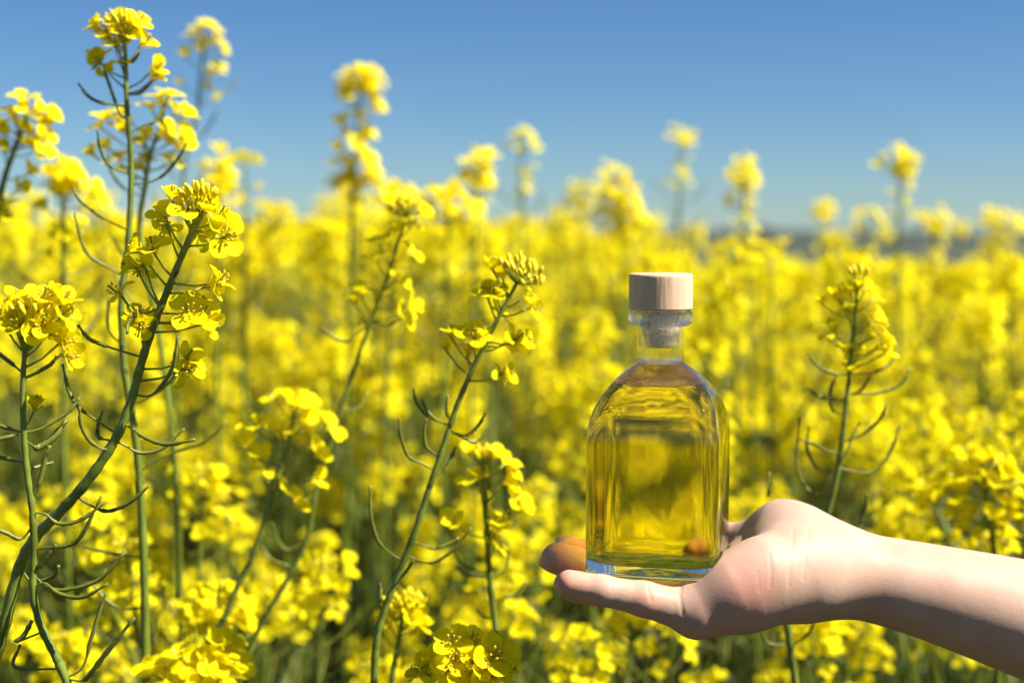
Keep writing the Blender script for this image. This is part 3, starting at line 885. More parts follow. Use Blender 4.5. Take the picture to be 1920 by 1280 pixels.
hero('rapeseed plant at the right edge above the forearm, flowers hanging in a loose cluster',
     [(1842, 868, .98), (1850, 930, .98), (1860, 1000, .98), (1868, 1100, .98), (1870, 1300, .98)], 1.4, 2.4,
     flowers=[(u, v, k, dz, 1.3) for u, v, k, dz in [(1812, 848, 'open', 0), (1845, 858, 'half', 0), (1875, 858, 'open', 0), (1900, 870, 'open', 0), (1885, 890, 'half', -.01), (1912, 895, 'open', 0), (1845, 908, 'half', 0), (1862, 898, 'open', -.01), (1790, 890, 'open', 0), (1820, 885, 'open', 0), (1780, 925, 'open', 0), (1800, 915, 'half', 0), (1870, 925, 'open', 0), (1905, 918, 'open', 0), (1858, 965, 'half', -.01), (1868, 978, 'half', 0), (1895, 945, 'half', 0), (1898, 965, 'closed', 0), (1890, 1000, 'half', 0), (1885, 1015, 'open', 0), (1812, 968, 'half', 0), (1805, 992, 'closed', 0), (1790, 960, 'open', 0), (1828, 1005, 'closed', 0), (1735, 905, 'open', 0), (1750, 912, 'open', 0), (1722, 915, 'open', 0), (1740, 945, 'half', 0)]],
     seed=22, stam=False)

# single heads standing up against the sky, blurred, farther back
def lone(label, u, v, d, pts, seed, s=1.35, foot=None):
    st = [(u, v, d), (u + (foot or 0) * .4, v + 110, d), (u + (foot or 0), v + 300, d)]
    fl = [(u + du, v + dv, k, random.Random(seed + i).uniform(-.02, .02), s) for i, (du, dv, k) in enumerate(pts)]
    return hero(label, st, 1.1, 2.4, flowers=fl, auto=dict(flowers=[(.035, .085, 7, OHC, .014)], pods=[(.07, .18, 9, .035)]), seed=seed, stam=False)
def blob(w, h, n, seed, taper=.4):
    r = random.Random(seed); out = []
    for i in range(n):
        a = i * GA; q = math.sqrt((i + .5) / n)
        y = math.sin(a) * q * h
        out.append((math.cos(a) * q * w * (1 - taper * max(0, y / h)) * r.uniform(.7, 1.25) + r.uniform(-5, 5), y * r.uniform(.75, 1.25) + r.uniform(-5, 5), r.choice(OHC)))
    return out
LONE = [
    ('blurred rapeseed plant with a small arched head in the middle of the sky', 975, 262, 1.9, [(-25, 10, 'open'), (-10, -12, 'open'), (8, -18, 'open'), (22, -8, 'open'), (28, 10, 'open'), (0, 22, 'half'), (-5, -2, 'half')], 8),
    ('small round blurred rapeseed head alone in the sky above the bottle stopper', 1278, 258, 2.1, blob(24, 18, 9, 3), 4),
    ('blurred rapeseed plant in the sky between the stopper and the tallest right head', 1392, 330, 1.8, blob(30, 32, 14, 4, -.2) + [(-25, 42, 'half'), (10, 52, 'closed'), (-30, 55, 'closed')], 6),
    ('tallest blurred rapeseed head on the right side of the sky', 1690, 308, 1.9, blob(34, 34, 18, 5), 5),
    ('blurred rapeseed plant with a thick head just left of the small arched one', 895, 325, 1.6, blob(36, 42, 20, 6), 8),
    ('tall bushy blurred rapeseed plant with stacked flower heads left of the stopper', 1165, 385, 1.7, blob(45, 60, 34, 7, -.5) + [(-40, -62, 'open'), (-25, -80, 'open'), (-10, -68, 'open'), (-30, -55, 'half'), (0, -45, 'half'), (-75, 10, 'half'), (-85, 30, 'open'), (-65, 30, 'open')], 9),
    ('blurred rapeseed plant over the horizon, just left above the one behind the wrist', 1545, 395, 2.2, blob(26, 24, 12, 8) + [(5, 45, 'open'), (15, 60, 'open'), (-5, 65, 'open'), (28, 70, 'open')], 3),
    ('blurred rapeseed plant with a small curved-over head at the horizon, above the wrist plant', 1628, 408, 2.2, [(-26, 8, 'open'), (-18, -8, 'open'), (-2, -14, 'open'), (14, -10, 'open'), (24, 2, 'open'), (28, 18, 'half'), (-20, 22, 'half')], 3),
    ('blurred rapeseed head over the horizon below the tallest head on the right', 1755, 418, 2.2, blob(32, 30, 15, 9), 3),
    ('pair of blurred rapeseed tufts over the horizon at the right edge', 1862, 412, 2.1, blob(26, 20, 10, 10) + [(38, 0, 'open'), (50, -8, 'open'), (55, 12, 'open')], 4),
    ('blurred rapeseed plant with a wide head below the loose round upper left one', 118, 338, 1.15, blob(34, 34, 16, 11) + [(52, 10, 'open'), (60, 30, 'half'), (48, 40, 'open'), (-40, 50, 'half')], 7),
    ('blurred rapeseed plant rising just right of the thick stem\'s top flowers', 412, 330, 1.5, blob(30, 44, 18, 12), 6),
    ('blurred rapeseed plant with a flat-topped small head, right of the thick-stemmed plant', 460, 298, 1.6, [(-22, 0, 'open'), (-8, -4, 'open'), (6, -2, 'open'), (20, 2, 'half')], 6),
    ('blurred rapeseed plant with a dense head touching the skyline near the middle', 840, 385, 1.5, blob(50, 36, 26, 13, -.4), 7),
    ('blurred rapeseed plant with a loose head by the lower flowers of the lone column', 740, 368, 1.5, blob(38, 30, 14, 14, -.5), 7),
]
for i, (lb, u, v, d, pts, seed) in enumerate(LONE):
    lone(lb, u, v, d, pts, 60 + i * 3 + seed, foot=random.Random(i).uniform(-14, 14))


BX, BY = P(1237, 800, 0.722).x, 0.722
BZ = P(1215, 1087, 0.691).z
ROT = R(-13.5)

BOW = .0003
def rsq(hw, r, nflat=14, ncor=12):
    """rounded square outline, counter clockwise"""
    r = min(r, hw * 0.9999)
    c = hw - r
    out = []
    for q in range(4):
        base = q * math.pi / 2
        cx, cy = [(c, c), (-c, c), (-c, -c), (c, -c)][q]
        for k in range(ncor + 1):
            a = base + k / ncor * math.pi / 2
            out.append((cx + r * math.cos(a), cy + r * math.sin(a)))
        x0, y0 = out[-1]
        nb = base + math.pi / 2
        cx2, cy2 = [(c, c), (-c, c), (-c, -c), (c, -c)][(q + 1) % 4]
        x1, y1 = cx2 + r * math.cos(nb), cy2 + r * math.sin(nb)
        nx_, ny_ = math.cos(nb), math.sin(nb)
        for k in range(1, nflat):          # the panels are very slightly bowed
            t = k / nflat
            w = BOW * (c / .022) ** 2 * 4 * t * (1 - t)
            out.append((x0 + (x1 - x0) * t + nx_ * w, y0 + (y1 - y0) * t + ny_ * w))
    return out

def loft(mb, levels, mat=0, close_bottom=False, close_top=False, flip=False, prev=None):
    V, F = [], []
    rings = [rsq(hw, r) for z, hw, r in levels]
    n = len(rings[0])
    for (z, hw, r), ring in zip(levels, rings):
        V += [(x, y, z) for x, y in ring]
    for j in range(len(levels) - 1):
        for i in range(n):
            i2 = (i + 1) % n
            q = (j * n + i, j * n + i2, (j + 1) * n + i2, (j + 1) * n + i)
            F.append(q[::-1] if flip else q)
    if close_bottom:
        V.append((0, 0, levels[0][0])); c = len(V) - 1
        for i in range(n):
            q = (c, (i + 1) % n, i)
            F.append(q[::-1] if flip else q)
    if close_top:
        V.append((0, 0, levels[-1][0])); c = len(V) - 1; b = (len(levels) - 1) * n
        for i in range(n):
            q = (c, b + i, b + (i + 1) % n)
            F.append(q[::-1] if flip else q)
    mb.add(V, F, mat)

H0, H1, HN, HL0, HL1 = .0630, .1048, .1215, .1262, .1322
HW = .0367 / (1.129 - .129 * .279)
def outer_at(z):
    """half width and corner radius of the outside"""
    if z <= H0:
        return HW, HW * .279
    if z <= H1:
        t = (z - H0) / (H1 - H0)
        S = .03670 - (.03670 - .0126) * t ** 2.55
        k = t ** 2.6
        fr = .279 + (1 - .279) * k
        hw = S / (1.129 - .129 * fr)
        return hw, hw * fr
    t = min(1, (z - H1) / .006)
    hw = .0126 - .0008 * (1 - (1 - t) ** 2)
    return hw, hw
lev = []
for k in range(7):                       # rounded heel
    a = k / 6 * math.pi / 2
    rr = .0030
    lev.append((rr - rr * math.cos(a), HW - rr + rr * math.sin(a), HW * .279))
for z in np.linspace(.004, H0, 14): lev.append((z, *outer_at(z)))
for z in np.linspace(H0, H1, 30)[1:]: lev.append((z, *outer_at(z)))
for z in np.linspace(H1, HL0 - .0026, 12)[1:]: lev.append((z, *outer_at(z)))
for k in range(1, 13):                   # the bulging lip
    a = k / 12 * math.pi
    lev.append((HL0 - .0026 + (.0094) * (1 - math.cos(a)) / 2 , .0118 + .0047 * math.sin(a) ** .7 * (1 if k < 12 else 0) + (.0024 if k > 9 else 0) * 0, 1))
lev = [(z, hw, min(r, hw)) for z, hw, r in lev]
lev = lev[:-2]
ztop = HL1 - .0004
lev.append((ztop - .0006, .0155, .0155)); lev.append((ztop, .0145, .0145)); lev.append((ztop, .0101, .0101))
glass = MB()
iN = [i for i, l in enumerate(lev) if l[0] >= H1][0]
loft(glass, lev[:iN + 1])
iL = [i for i, l in enumerate(lev) if l[0] >= HL0 - .0027][0]
loft(glass, lev[iN:iL + 1], mat=1)
loft(glass, lev[iL:], mat=2)
WALL = .0030
FILL = .0945
BASE_IN = .0052
def inner_at(z):
    hw, r = outer_at(z)
    w = WALL if z < H0 else WALL + (.0022 - WALL) * min(1, (z - H0) / .03)
    hwi = hw - w - (0.0 if z < H1 else 0)
    tt = min(1, max(0, (z - H0) / (H1 - H0))); k = .36 + .64 * tt ** 2.2
    return max(hwi, .0100), max(hwi, .0100) * k
cav = []
for z in np.linspace(FILL, H1, 10): cav.append((z, *inner_at(z)))
for z in np.linspace(H1, ztop, 12)[1:]: cav.append((z, max(.0100, inner_at(z)[0]), .0100))
cav = [(z, hw, hw if z > H1 else r) for z, hw, r in cav]
cav[-1] = (ztop, .0101, .0101)
loft(glass, cav, flip=True, mat=1)

def glass_mat(name, color, ior, rough=0.0, bump=0.0, through=0.0, tcol=None):
    """clear material: refracts, and lets part of the light pass straight on"""
    m, nt, out = new_mat(name)
    g_ = N(nt, 'ShaderNodeBsdfGlass')
    g_.inputs['Color'].default_value = (*color, 1)
    g_.inputs['IOR'].default_value = ior
    g_.inputs['Roughness'].default_value = rough
    if bump:
        tc = N(nt, 'ShaderNodeTexCoord')
        mp = N(nt, 'ShaderNodeMapping'); mp.inputs['Scale'].default_value = (1, 1, .45)
        nz = N(nt, 'ShaderNodeTexNoise'); nz.inputs['Scale'].default_value = 90; nz.inputs['Detail'].default_value = 1.5
        nt.links.new(tc.outputs['Object'], mp.inputs['Vector']); nt.links.new(mp.outputs[0], nz.inputs['Vector'])
        bp = N(nt, 'ShaderNodeBump'); bp.inputs['Strength'].default_value = bump; bp.inputs['Distance'].default_value = .002
        nt.links.new(nz.outputs[0], bp.inputs['Height']); nt.links.new(bp.outputs[0], g_.inputs['Normal'])
    tr = N(nt, 'ShaderNodeBsdfTransparent'); tr.inputs['Color'].default_value = (*(tcol or color), 1)
    ms = N(nt, 'ShaderNodeMixShader'); ms.inputs[0].default_value = through
    nt.links.new(g_.outputs[0], ms.inputs[1]); nt.links.new(tr.outputs[0], ms.inputs[2])
    nt.links.new(ms.outputs[0], out.inputs['Surface'])
    return m
M_GLASS = glass_mat('clear_glass', (.985, .99, .985), 1.50, through=.03)
M_NECK = glass_mat('clear_glass_neck', (.99, .99, .985), 1.50, through=.55)
M_LIP = glass_mat('clear_glass_lip', (.985, .99, .985), 1.50, through=.25)
M_OIL_SIDE = glass_mat('oil_against_glass', (.97, .90, .30), 0.93, bump=.45, through=.30)
M_OIL_TOP = glass_mat('oil_surface', (1.0, .95, .7), 1.47, through=.2)

bottle = empty('oil_bottle', (BX, BY, BZ))
bottle.rotation_euler = (0, 0, -ROT * 0)
tag(bottle, 'clear glass bottle of golden oil with a pale wooden stopper, standing on the palm', 'bottle')
bottle.rotation_euler = (0, 0, ROT)
oil = MB()
ol = []
rr = .0060
for k in range(7):
    a = k / 6 * math.pi / 2
    z = BASE_IN + rr - rr * math.cos(a)
    hw, r = inner_at(z)
    ol.append((z, hw - rr + rr * math.sin(a), r * .95))
for z in np.linspace(BASE_IN + .007, H0, 12): ol.append((z, *inner_at(z)))
for z in np.linspace(H0, FILL, 16)[1:]: ol.append((z, *inner_at(z)))
def dome(mb, z0, hw, r, rise, mat, flip):
    n_ = 8; L_ = [(z0 + rise * (1 - (1 - k / n_) ** 2) , hw * (1 - k / n_) , r * (1 - k / n_)) for k in range(n_)]
    L_ = [(z0 + rise * math.sin(k / n_ * math.pi / 2) ** 1.5, hw * (1 - k / n_), r * (1 - k / n_)) for k in range(n_)]
    V, F = [], []
    rings = [rsq(hw_, r_) for z_, hw_, r_ in L_]; n = len(rings[0])
    for (z_, _, _), rg in zip(L_, rings): V += [(x, y, z_) for x, y in rg]
    V.append((0, 0, z0 + rise)); c = len(V) - 1
    for j in range(n_ - 1):
        for i in range(n):
            q = (j * n + i, (j + 1) * n + i, (j + 1) * n + (i + 1) % n, j * n + (i + 1) % n)
            F.append(q[::-1] if flip else q)
    b0 = (n_ - 1) * n
    for i in range(n):
        q = (b0 + i, c, b0 + (i + 1) % n); F.append(q[::-1] if flip else q)
    mb.add(V, F, mat)
loft(oil, ol, mat=0)
dome(oil, ol[0][0], ol[0][1], ol[0][2], .0028, 0, False)
hwf, rf = inner_at(FILL)
loft(oil, [(FILL, hwf, rf), (FILL - .0006, hwf - .0006, rf), (FILL - .0010, hwf - .0018, rf * .9)], mat=1, close_top=True)
dome(glass, lev[0][0], lev[0][1], lev[0][2], .0014, 0, False)
ob = glass.obj('glass_body', [M_GLASS, M_NECK, M_LIP], bottle)
oo = oil.obj('oil', [M_OIL_SIDE, M_OIL_TOP], bottle)

def wood_mat():
    m, nt, out = new_mat('pale_wood')
    tc = N(nt, 'ShaderNodeTexCoord')
    mp = N(nt, 'ShaderNodeMapping')
    mp.inputs['Scale'].default_value = (1, 1, .07)
    nt.links.new(tc.outputs['Object'], mp.inputs['Vector'])
    n1 = N(nt, 'ShaderNodeTexNoise'); n1.inputs['Scale'].default_value = 520; n1.inputs['Detail'].default_value = 5
    nt.links.new(mp.outputs[0], n1.inputs['Vector'])
    n0 = N(nt, 'ShaderNodeTexNoise'); n0.inputs['Scale'].default_value = 110; n0.inputs['Detail'].default_value = 2
    nt.links.new(mp.outputs[0], n0.inputs['Vector'])
    ad = N(nt, 'ShaderNodeMath', operation='MULTIPLY_ADD'); ad.inputs[1].default_value = .5
    nt.links.new(n0.outputs[0], ad.inputs[0])
    ml = N(nt, 'ShaderNodeMath', operation='MULTIPLY'); ml.inputs[1].default_value = .5
    nt.links.new(n1.outputs[0], ml.inputs[0]); nt.links.new(ml.outputs[0], ad.inputs[2])
    c = ramp(nt, [(.25, (.46, .26, .13)), (.42, (.62, .40, .235)), (.60, (.72, .50, .32)), (.80, (.67, .45, .275))], ad.outputs[0])
    pr = N(nt, 'ShaderNodeBsdfPrincipled')
    nt.links.new(c, pr.inputs['Base Color'])
    pr.inputs['Roughness'].default_value = .6
    pr.inputs['Specular IOR Level'].default_value = .25
    bp = N(nt, 'ShaderNodeBump'); bp.inputs['Strength'].default_value = .7; bp.inputs['Distance'].default_value = .0004
    nt.links.new(n1.outputs[0], bp.inputs['Height']); nt.links.new(bp.outputs[0], pr.inputs['Normal'])
    nt.links.new(pr.outputs[0], out.inputs['Surface'])
    return m
M_WOOD = wood_mat()
cap = MB()
CT = .1503
def lathe(mb, prof, seg=72, mat=0, jag=None):
    V, F = [], []
    for j, (r, z) in enumerate(prof):
        for k in range(seg):
            a = 2 * math.pi * k / seg
            V.append((r * math.cos(a), r * math.sin(a), z + (jag(j, a) if jag else 0)))
    for j in range(len(prof) - 1):
        for k in range(seg):
            k2 = (k + 1) % seg
            F.append((j * seg + k, j * seg + k2, (j + 1) * seg + k2, (j + 1) * seg + k))
    V.append((0, 0, prof[-1][1])); c = len(V) - 1; b = (len(prof) - 1) * seg
    for k in range(seg): F.append((c, b + k, b + (k + 1) % seg))
    V.append((0, 0, prof[0][1])); c = len(V) - 1
    for k in range(seg): F.append((c, (k + 1) % seg, k))
    mb.add(V, F, mat)
pr_ = [(.0150, HL1)]
for k in range(6):
    a = k / 5 * math.pi / 2; pr_.append((.0156 + .0006 * math.sin(a), HL1 + .0006 - .0006 * math.cos(a)))
for z in np.linspace(HL1 + .001, CT - .0019, 6): pr_.append((.0162, z))
for k in range(1, 7):
    a = k / 6 * math.pi / 2; pr_.append((.0162 - .0017 + .0017 * math.cos(a), CT - .0017 + .0017 * math.sin(a)))
pr_.append((.008, CT + .0002))
lathe(cap, pr_)
capo = cap.obj('stopper', [M_WOOD], bottle)
def cork_mat():
    m, nt, out = new_mat('cork')
    tc = N(nt, 'ShaderNodeTexCoord')
    n1 = N(nt, 'ShaderNodeTexNoise'); n1.inputs['Scale'].default_value = 700; n1.inputs['Detail'].default_value = 6
    nt.links.new(tc.outputs['Object'], n1.inputs['Vector'])
    c = ramp(nt, [(.34, (.50, .30, .16)), (.42, (.82, .62, .42)), (.6, (.90, .75, .56))], n1.outputs[0])
    pr = N(nt, 'ShaderNodeBsdfPrincipled'); nt.links.new(c, pr.inputs['Base Color']); pr.inputs['Roughness'].default_value = .9
    bp = N(nt, 'ShaderNodeBump'); bp.inputs['Strength'].default_value = .8; bp.inputs['Distance'].default_value = .0006
    nt.links.new(n1.outputs[0], bp.inputs['Height']); nt.links.new(bp.outputs[0], pr.inputs['Normal'])
    nt.links.new(pr.outputs[0], out.inputs['Surface'])
    return m
plug = MB()
lathe(plug, [(.0055, .1126), (.0068, .1130), (.0076, .1142), (.0088, .1185), (.0098, .1230), (.0099, .1280), (.0099, HL1 + .0002)], 48)
po = plug.obj('cork_plug', [cork_mat()], capo)


# ------------------------------------------------------------------ the hand and forearm: one continuous skin
# every primitive: (point a, point b, radius a, radius b) in metres, blended smoothly
def seg_d(Pt, a, b, ra, rb, sq=1.0):
    a = np.array(a); b = np.array(b)
    ab = b - a
    L2 = float(ab @ ab) + 1e-12
    X, Y, Z = Pt
    px, py, pz = X - a[0], Y - a[1], Z - a[2]
    t = np.clip((px * ab[0] + py * ab[1] + pz * ab[2]) / L2, 0, 1)
    dx, dy, dz = px - t * ab[0], py - t * ab[1], pz - t * ab[2]
    return np.sqrt(dx * dx + (dy / sq) ** 2 + dz * dz) - (ra + (rb - ra) * t)

def smin(a, b, k):
    h_ = np.clip(0.5 + 0.5 * (b - a) / k, 0, 1)
    return b + (a - b) * h_ - k * h_ * (1 - h_)

def surface_nets(f, xs, ys, zs, shear):
    s = f < 0
    nx, ny, nz = f.shape
    acc = np.zeros((nx - 1, ny - 1, nz - 1, 3), dtype=np.float32)
    cnt = np.zeros((nx - 1, ny - 1, nz - 1), dtype=np.float32)
    def addedge(axis):
        sl0 = [slice(None)] * 3; sl1 = [slice(None)] * 3
        sl0[axis] = slice(0, -1); sl1[axis] = slice(1, None)
        f0, f1 = f[tuple(sl0)], f[tuple(sl1)]
        cross = (f0 < 0) != (f1 < 0)
        t = np.where(cross, f0 / np.where(cross, f0 - f1, 1), 0)
        oth = [a for a in range(3) if a != axis]
        for da in (0, 1):
            for db in (0, 1):
                sl = [slice(None)] * 3
                sl[oth[0]] = slice(da, f.shape[oth[0]] - 1 + da)
                sl[oth[1]] = slice(db, f.shape[oth[1]] - 1 + db)
                c = cross[tuple(sl)]; tt = t[tuple(sl)]
                cnt[...] += c
                acc[..., axis] += np.where(c, tt, 0)
                acc[..., oth[0]] += c * da
                acc[..., oth[1]] += c * db
        return cross
    cr = [addedge(a) for a in range(3)]
    act = cnt > 0
    idx = -np.ones(act.shape, dtype=np.int64)
    I = np.argwhere(act)
    idx[act] = np.arange(len(I))
    off = acc[act] / cnt[act][:, None]
    g_ = I + off
    x = np.interp(g_[:, 0], np.arange(nx), xs)
    y = np.interp(g_[:, 1], np.arange(ny), ys)
    z = np.interp(g_[:, 2], np.arange(nz), zs) + np.interp(x, xs, shear)
    V = np.stack([x, y, z], 1)
    quads = []
    for axis in range(3):
        o = [a for a in range(3) if a != axis]
        C = np.argwhere(cr[axis])
        ok = (C[:, o[0]] > 0) & (C[:, o[1]] > 0) & (C[:, o[0]] < f.shape[o[0]] - 1) & (C[:, o[1]] < f.shape[o[1]] - 1)
        C = C[ok]
        def id_(d0, d1):
            D = C.copy(); D[:, o[0]] -= d0; D[:, o[1]] -= d1
            return idx[D[:, 0], D[:, 1], D[:, 2]]
        q = np.stack([id_(1, 1), id_(0, 1), id_(0, 0), id_(1, 0)], 1)
        ins = s[C[:, 0], C[:, 1], C[:, 2]]
        if axis == 1: ins = ~ins
        q = np.where(ins[:, None], q, q[:, ::-1])
        quads.append(q)
    return V, np.concatenate(quads)

def HP(u, v, d): return tuple(P(u, v, d))

x_l, x_f, x_r = P(995, 1000, .69).x, P(1520, 1000, .71).x, P(2300, 1000, .70).x
xs = np.concatenate([np.arange(x_l, x_f, .00085), np.linspace(x_f, x_r, 110)[1:]]).astype(np.float64)
ys = np.arange(.655, .80, .00085)
zlo, zhi = -.055, .050
zs = np.arange(zlo, zhi, .00085)
shear = np.interp(xs, [P(1000, 1080, .7).x, P(1480, 1070, .71).x, P(1900, 1165, .71).x, P(2300, 1260, .70).x],
                  [P(1000, 1075, .7).z, P(1480, 1070, .71).z, P(1900, 1165, .71).z, P(2300, 1260, .70).z])
X, Y, Zl = np.meshgrid(xs.astype(np.float32), ys.astype(np.float32), zs.astype(np.float32), indexing='ij')
Z = Zl + shear.astype(np.float32)[:, None, None]
G = (X, Y, Z)
mm = .001
def chain(pts, rad, k=.003):
    d = None
    for i in range(len(pts) - 1):
        q = seg_d(G, pts[i], pts[i + 1], rad[i] * mm, rad[i + 1] * mm)
        d = q if d is None else smin(d, q, k)
    return d
def FZ(u, d, zc):
    """point in picture column u at depth d, zc mm above the bottle's foot"""
    p = P(u, 1080, d)
    return (p.x, p.y, BZ + zc * mm)
pinky = chain([HP(1068, 1093, .681), HP(1128, 1106, .681), HP(1206, 1122, .683), HP(1300, 1148, .688)], [6.6, 7.2, 8.3, 10.5])
ring = chain([FZ(1064, .703, -5.2), FZ(1085, .703, -6.6), FZ(1118, .704, -7.4), FZ(1205, .704, -8.2), FZ(1315, .704, -15)], [7.0, 7.6, 8.2, 9.0, 11.0])
middle = chain([FZ(1045, .718, 5.2), FZ(1078, .720, 1.0), FZ(1112, .722, -5.0), FZ(1205, .722, -8.0), FZ(1320, .722, -15)], [7.8, 8.4, 8.7, 9.2, 11.5])
index = chain([FZ(1062, .741, 4.6), FZ(1100, .741, 0.5), FZ(1150, .741, -6.6), FZ(1225, .741, -8.2), FZ(1325, .741, -14)], [7.2, 7.8, 8.2, 9.2, 11.5])
fing = np.minimum(np.minimum(pinky, ring), np.minimum(middle, index))
# palm: metacarpals and pads
palm = chain([HP(1308, 1152, .689), HP(1395, 1118, .695), HP(1490, 1078, .705)], [11.5, 16, 21], .008)          # little finger side
for pts, rad in [
    ([HP(1318, 1140, .706), HP(1400, 1112, .710), HP(1480, 1080, .714)], [12, 15, 19]),
    ([HP(1322, 1120, .723), HP(1400, 1095, .724), HP(1490, 1072, .722)], [12, 15, 20]),
    ([HP(1325, 1100, .741), HP(1400, 1075, .740), HP(1490, 1062, .728)], [12, 15, 18]),
]:
    palm = smin(palm, chain(pts, rad, .008), .010)
hypo = chain([HP(1312, 1124, .688), HP(1370, 1098, .689), HP(1430, 1076, .694), HP(1510, 1066, .708)], [9.5, 12.5, 15.5, 19], .010)
thenar = chain([HP(1415, 1018, .760), HP(1468, 1002, .750), HP(1500, 1015, .740), HP(1550, 1055, .722)], [12.0, 16.0, 16.0, 18.0], .012)
thumb = chain([HP(1405, 1018, .762), HP(1368, 1014, .770), HP(1338, 1020, .776), HP(1312, 1024, .776)], [10.8, 9.4, 9.2, 8.0], .004)
palm = smin(palm, hypo, .014)
palm = smin(palm, thenar, .014)
F_ = smin(palm, thumb, .006)
F_ = smin(F_, fing, .005)
# wrist and forearm (wider across than deep)
def tcone(a, b, ra, rb, sq):
    return seg_d(G, a, b, ra * mm, rb * mm, sq)
AP = [(1490, 1062, 21.5), (1600, 1077, 22.5), (1720, 1105, 24.3), (1800, 1128, 27.2), (1910, 1158, 31.0), (2260, 1235, 36.0)]
AX = np.array([HP(u, v, .722)[0] for u, v, r in AP]); AZ = np.array([HP(u, v, .722)[2] for u, v, r in AP]); AR = np.array([r for u, v, r in AP]) * mm
pz, prr = np.polyfit(AX - AX[0], AZ, 3), np.polyfit(AX - AX[0], AR, 3)
xc = xs - AX[0]
ctr = np.polyval(pz, np.clip(xc, -.02, AX[-1] - AX[0])); rad_ = np.polyval(prr, np.clip(xc, 0, AX[-1] - AX[0]))
rad_ = rad_ * np.sqrt(np.clip(1 - (np.minimum(xc, 0) / .024) ** 2, 0, 1)) * np.sqrt(np.clip(1 - (np.maximum(xs - AX[-1], 0) / .030) ** 2, 0, 1)) - .004 * (xc < -.024) - .004 * (xs > AX[-1] + .030)
slope = np.cos(np.arctan(np.gradient(ctr, xs)))
arm = (np.sqrt(((G[1] - .722) / 1.12) ** 2 + (G[2] - ctr[:, None, None].astype(np.float32)) ** 2) - rad_[:, None, None].astype(np.float32)) * slope[:, None, None].astype(np.float32)
F_ = smin(F_, arm, .016)
# the flesh is pressed flat where the bottle stands on it
bx_, by_, bz_ = G[0] - BX, G[1] - BY, G[2] - BZ
lx = np.abs(bx_ * math.cos(ROT) + by_ * math.sin(ROT)) - (HW - .009)
ly = np.abs(-bx_ * math.sin(ROT) + by_ * math.cos(ROT)) - (HW - .009)
bot = np.hypot(np.maximum(lx, 0), np.maximum(ly, 0)) + np.minimum(np.maximum(lx, ly), 0) - .0091
box_ = np.maximum(bot, np.maximum(-bz_ - .00002, bz_ - .07))
F_ = -smin(-F_, box_, .0012)
# creases cut as thin grooves
def groove(pts, r, depth, k=.0016):
    global F_
    for i in range(len(pts) - 1):
        q = seg_d(G, pts[i], pts[i + 1], r * mm, r * mm)
        # smooth subtraction
        h_ = np.clip(0.5 - 0.5 * (F_ + q) / k, 0, 1)
        F_ = F_ + (-q - F_) * h_ + k * h_ * (1 - h_)
CREASES = [([(1443, 1040), (1446, 1070), (1445, 1100)], .0007, .00045), ([(1487, 990), (1483, 1050), (1479, 1098)], .0008, .0005), ([(1518, 985), (1510, 1045), (1506, 1085)], .0009, .0004),
           ([(1213, 1086), (1216, 1105), (1221, 1126)], .0007, .0007), ([(1148, 1082), (1146, 1104)], .0007, .00035), ([(1281, 1080), (1274, 1112), (1280, 1150)], .0009, .0009),
           ([(1420, 1070), (1424, 1106)], .0006, .0002), ([(1250, 1086), (1252, 1118)], .0007, .0002)]
FLUSH_GLOW = [(HP(1060, 1092, .682), .022), (HP(1048, 1046, .704), .022), (HP(1046, 1040, .722), .022), (HP(1085, 1035, .741), .022), (HP(1308, 1024, .776), .026),
         (HP(1330, 1150, .690), .022), (HP(1206, 1130, .680), .012), (HP(1400, 1110, .68), .02), (HP(1380, 1030, .72), .02)]
def ndir(a, b): return tuple(Vector(a) - Vector(b))
NAILS = [(HP(1060, 1092, .681), ndir(HP(1060, 1092, .681), HP(1128, 1106, .681)), (0, 0, -1), .0066),
         (FZ(1058, .703, -5.2), ndir(FZ(1064, .703, -5.2), FZ(1085, .703, -6.6)), (0, 0, -1), .0070),
         (FZ(1039, .718, 5.8), ndir(FZ(1045, .718, 5.2), FZ(1078, .720, 1.0)), (0, 0, -1), .0078),
         (FZ(1056, .741, 5.2), ndir(FZ(1062, .741, 4.6), FZ(1100, .741, 0.5)), (0, 0, -1), .0072),
         (HP(1308, 1024, .776), ndir(HP(1312, 1024, .776), HP(1338, 1020, .776)), (0, .6, -.5), .0078)]

V, Q = surface_nets(F_, xs, ys, zs, shear)
# relax the voxel steps
E = np.concatenate([Q[:, [0, 1]], Q[:, [1, 2]], Q[:, [2, 3]], Q[:, [3, 0]]])
for it in range(8):
    S = np.zeros_like(V); c_ = np.zeros(len(V))
    for a_ in range(3):
        S[:, a_] = np.bincount(E[:, 0], V[E[:, 1], a_], len(V)) + np.bincount(E[:, 1], V[E[:, 0], a_], len(V))
    c_ = np.bincount(E[:, 0], minlength=len(V)) + np.bincount(E[:, 1], minlength=len(V))
    lam = .5 if it % 2 == 0 else -.52
    V = V + lam * (S / c_[:, None] - V)
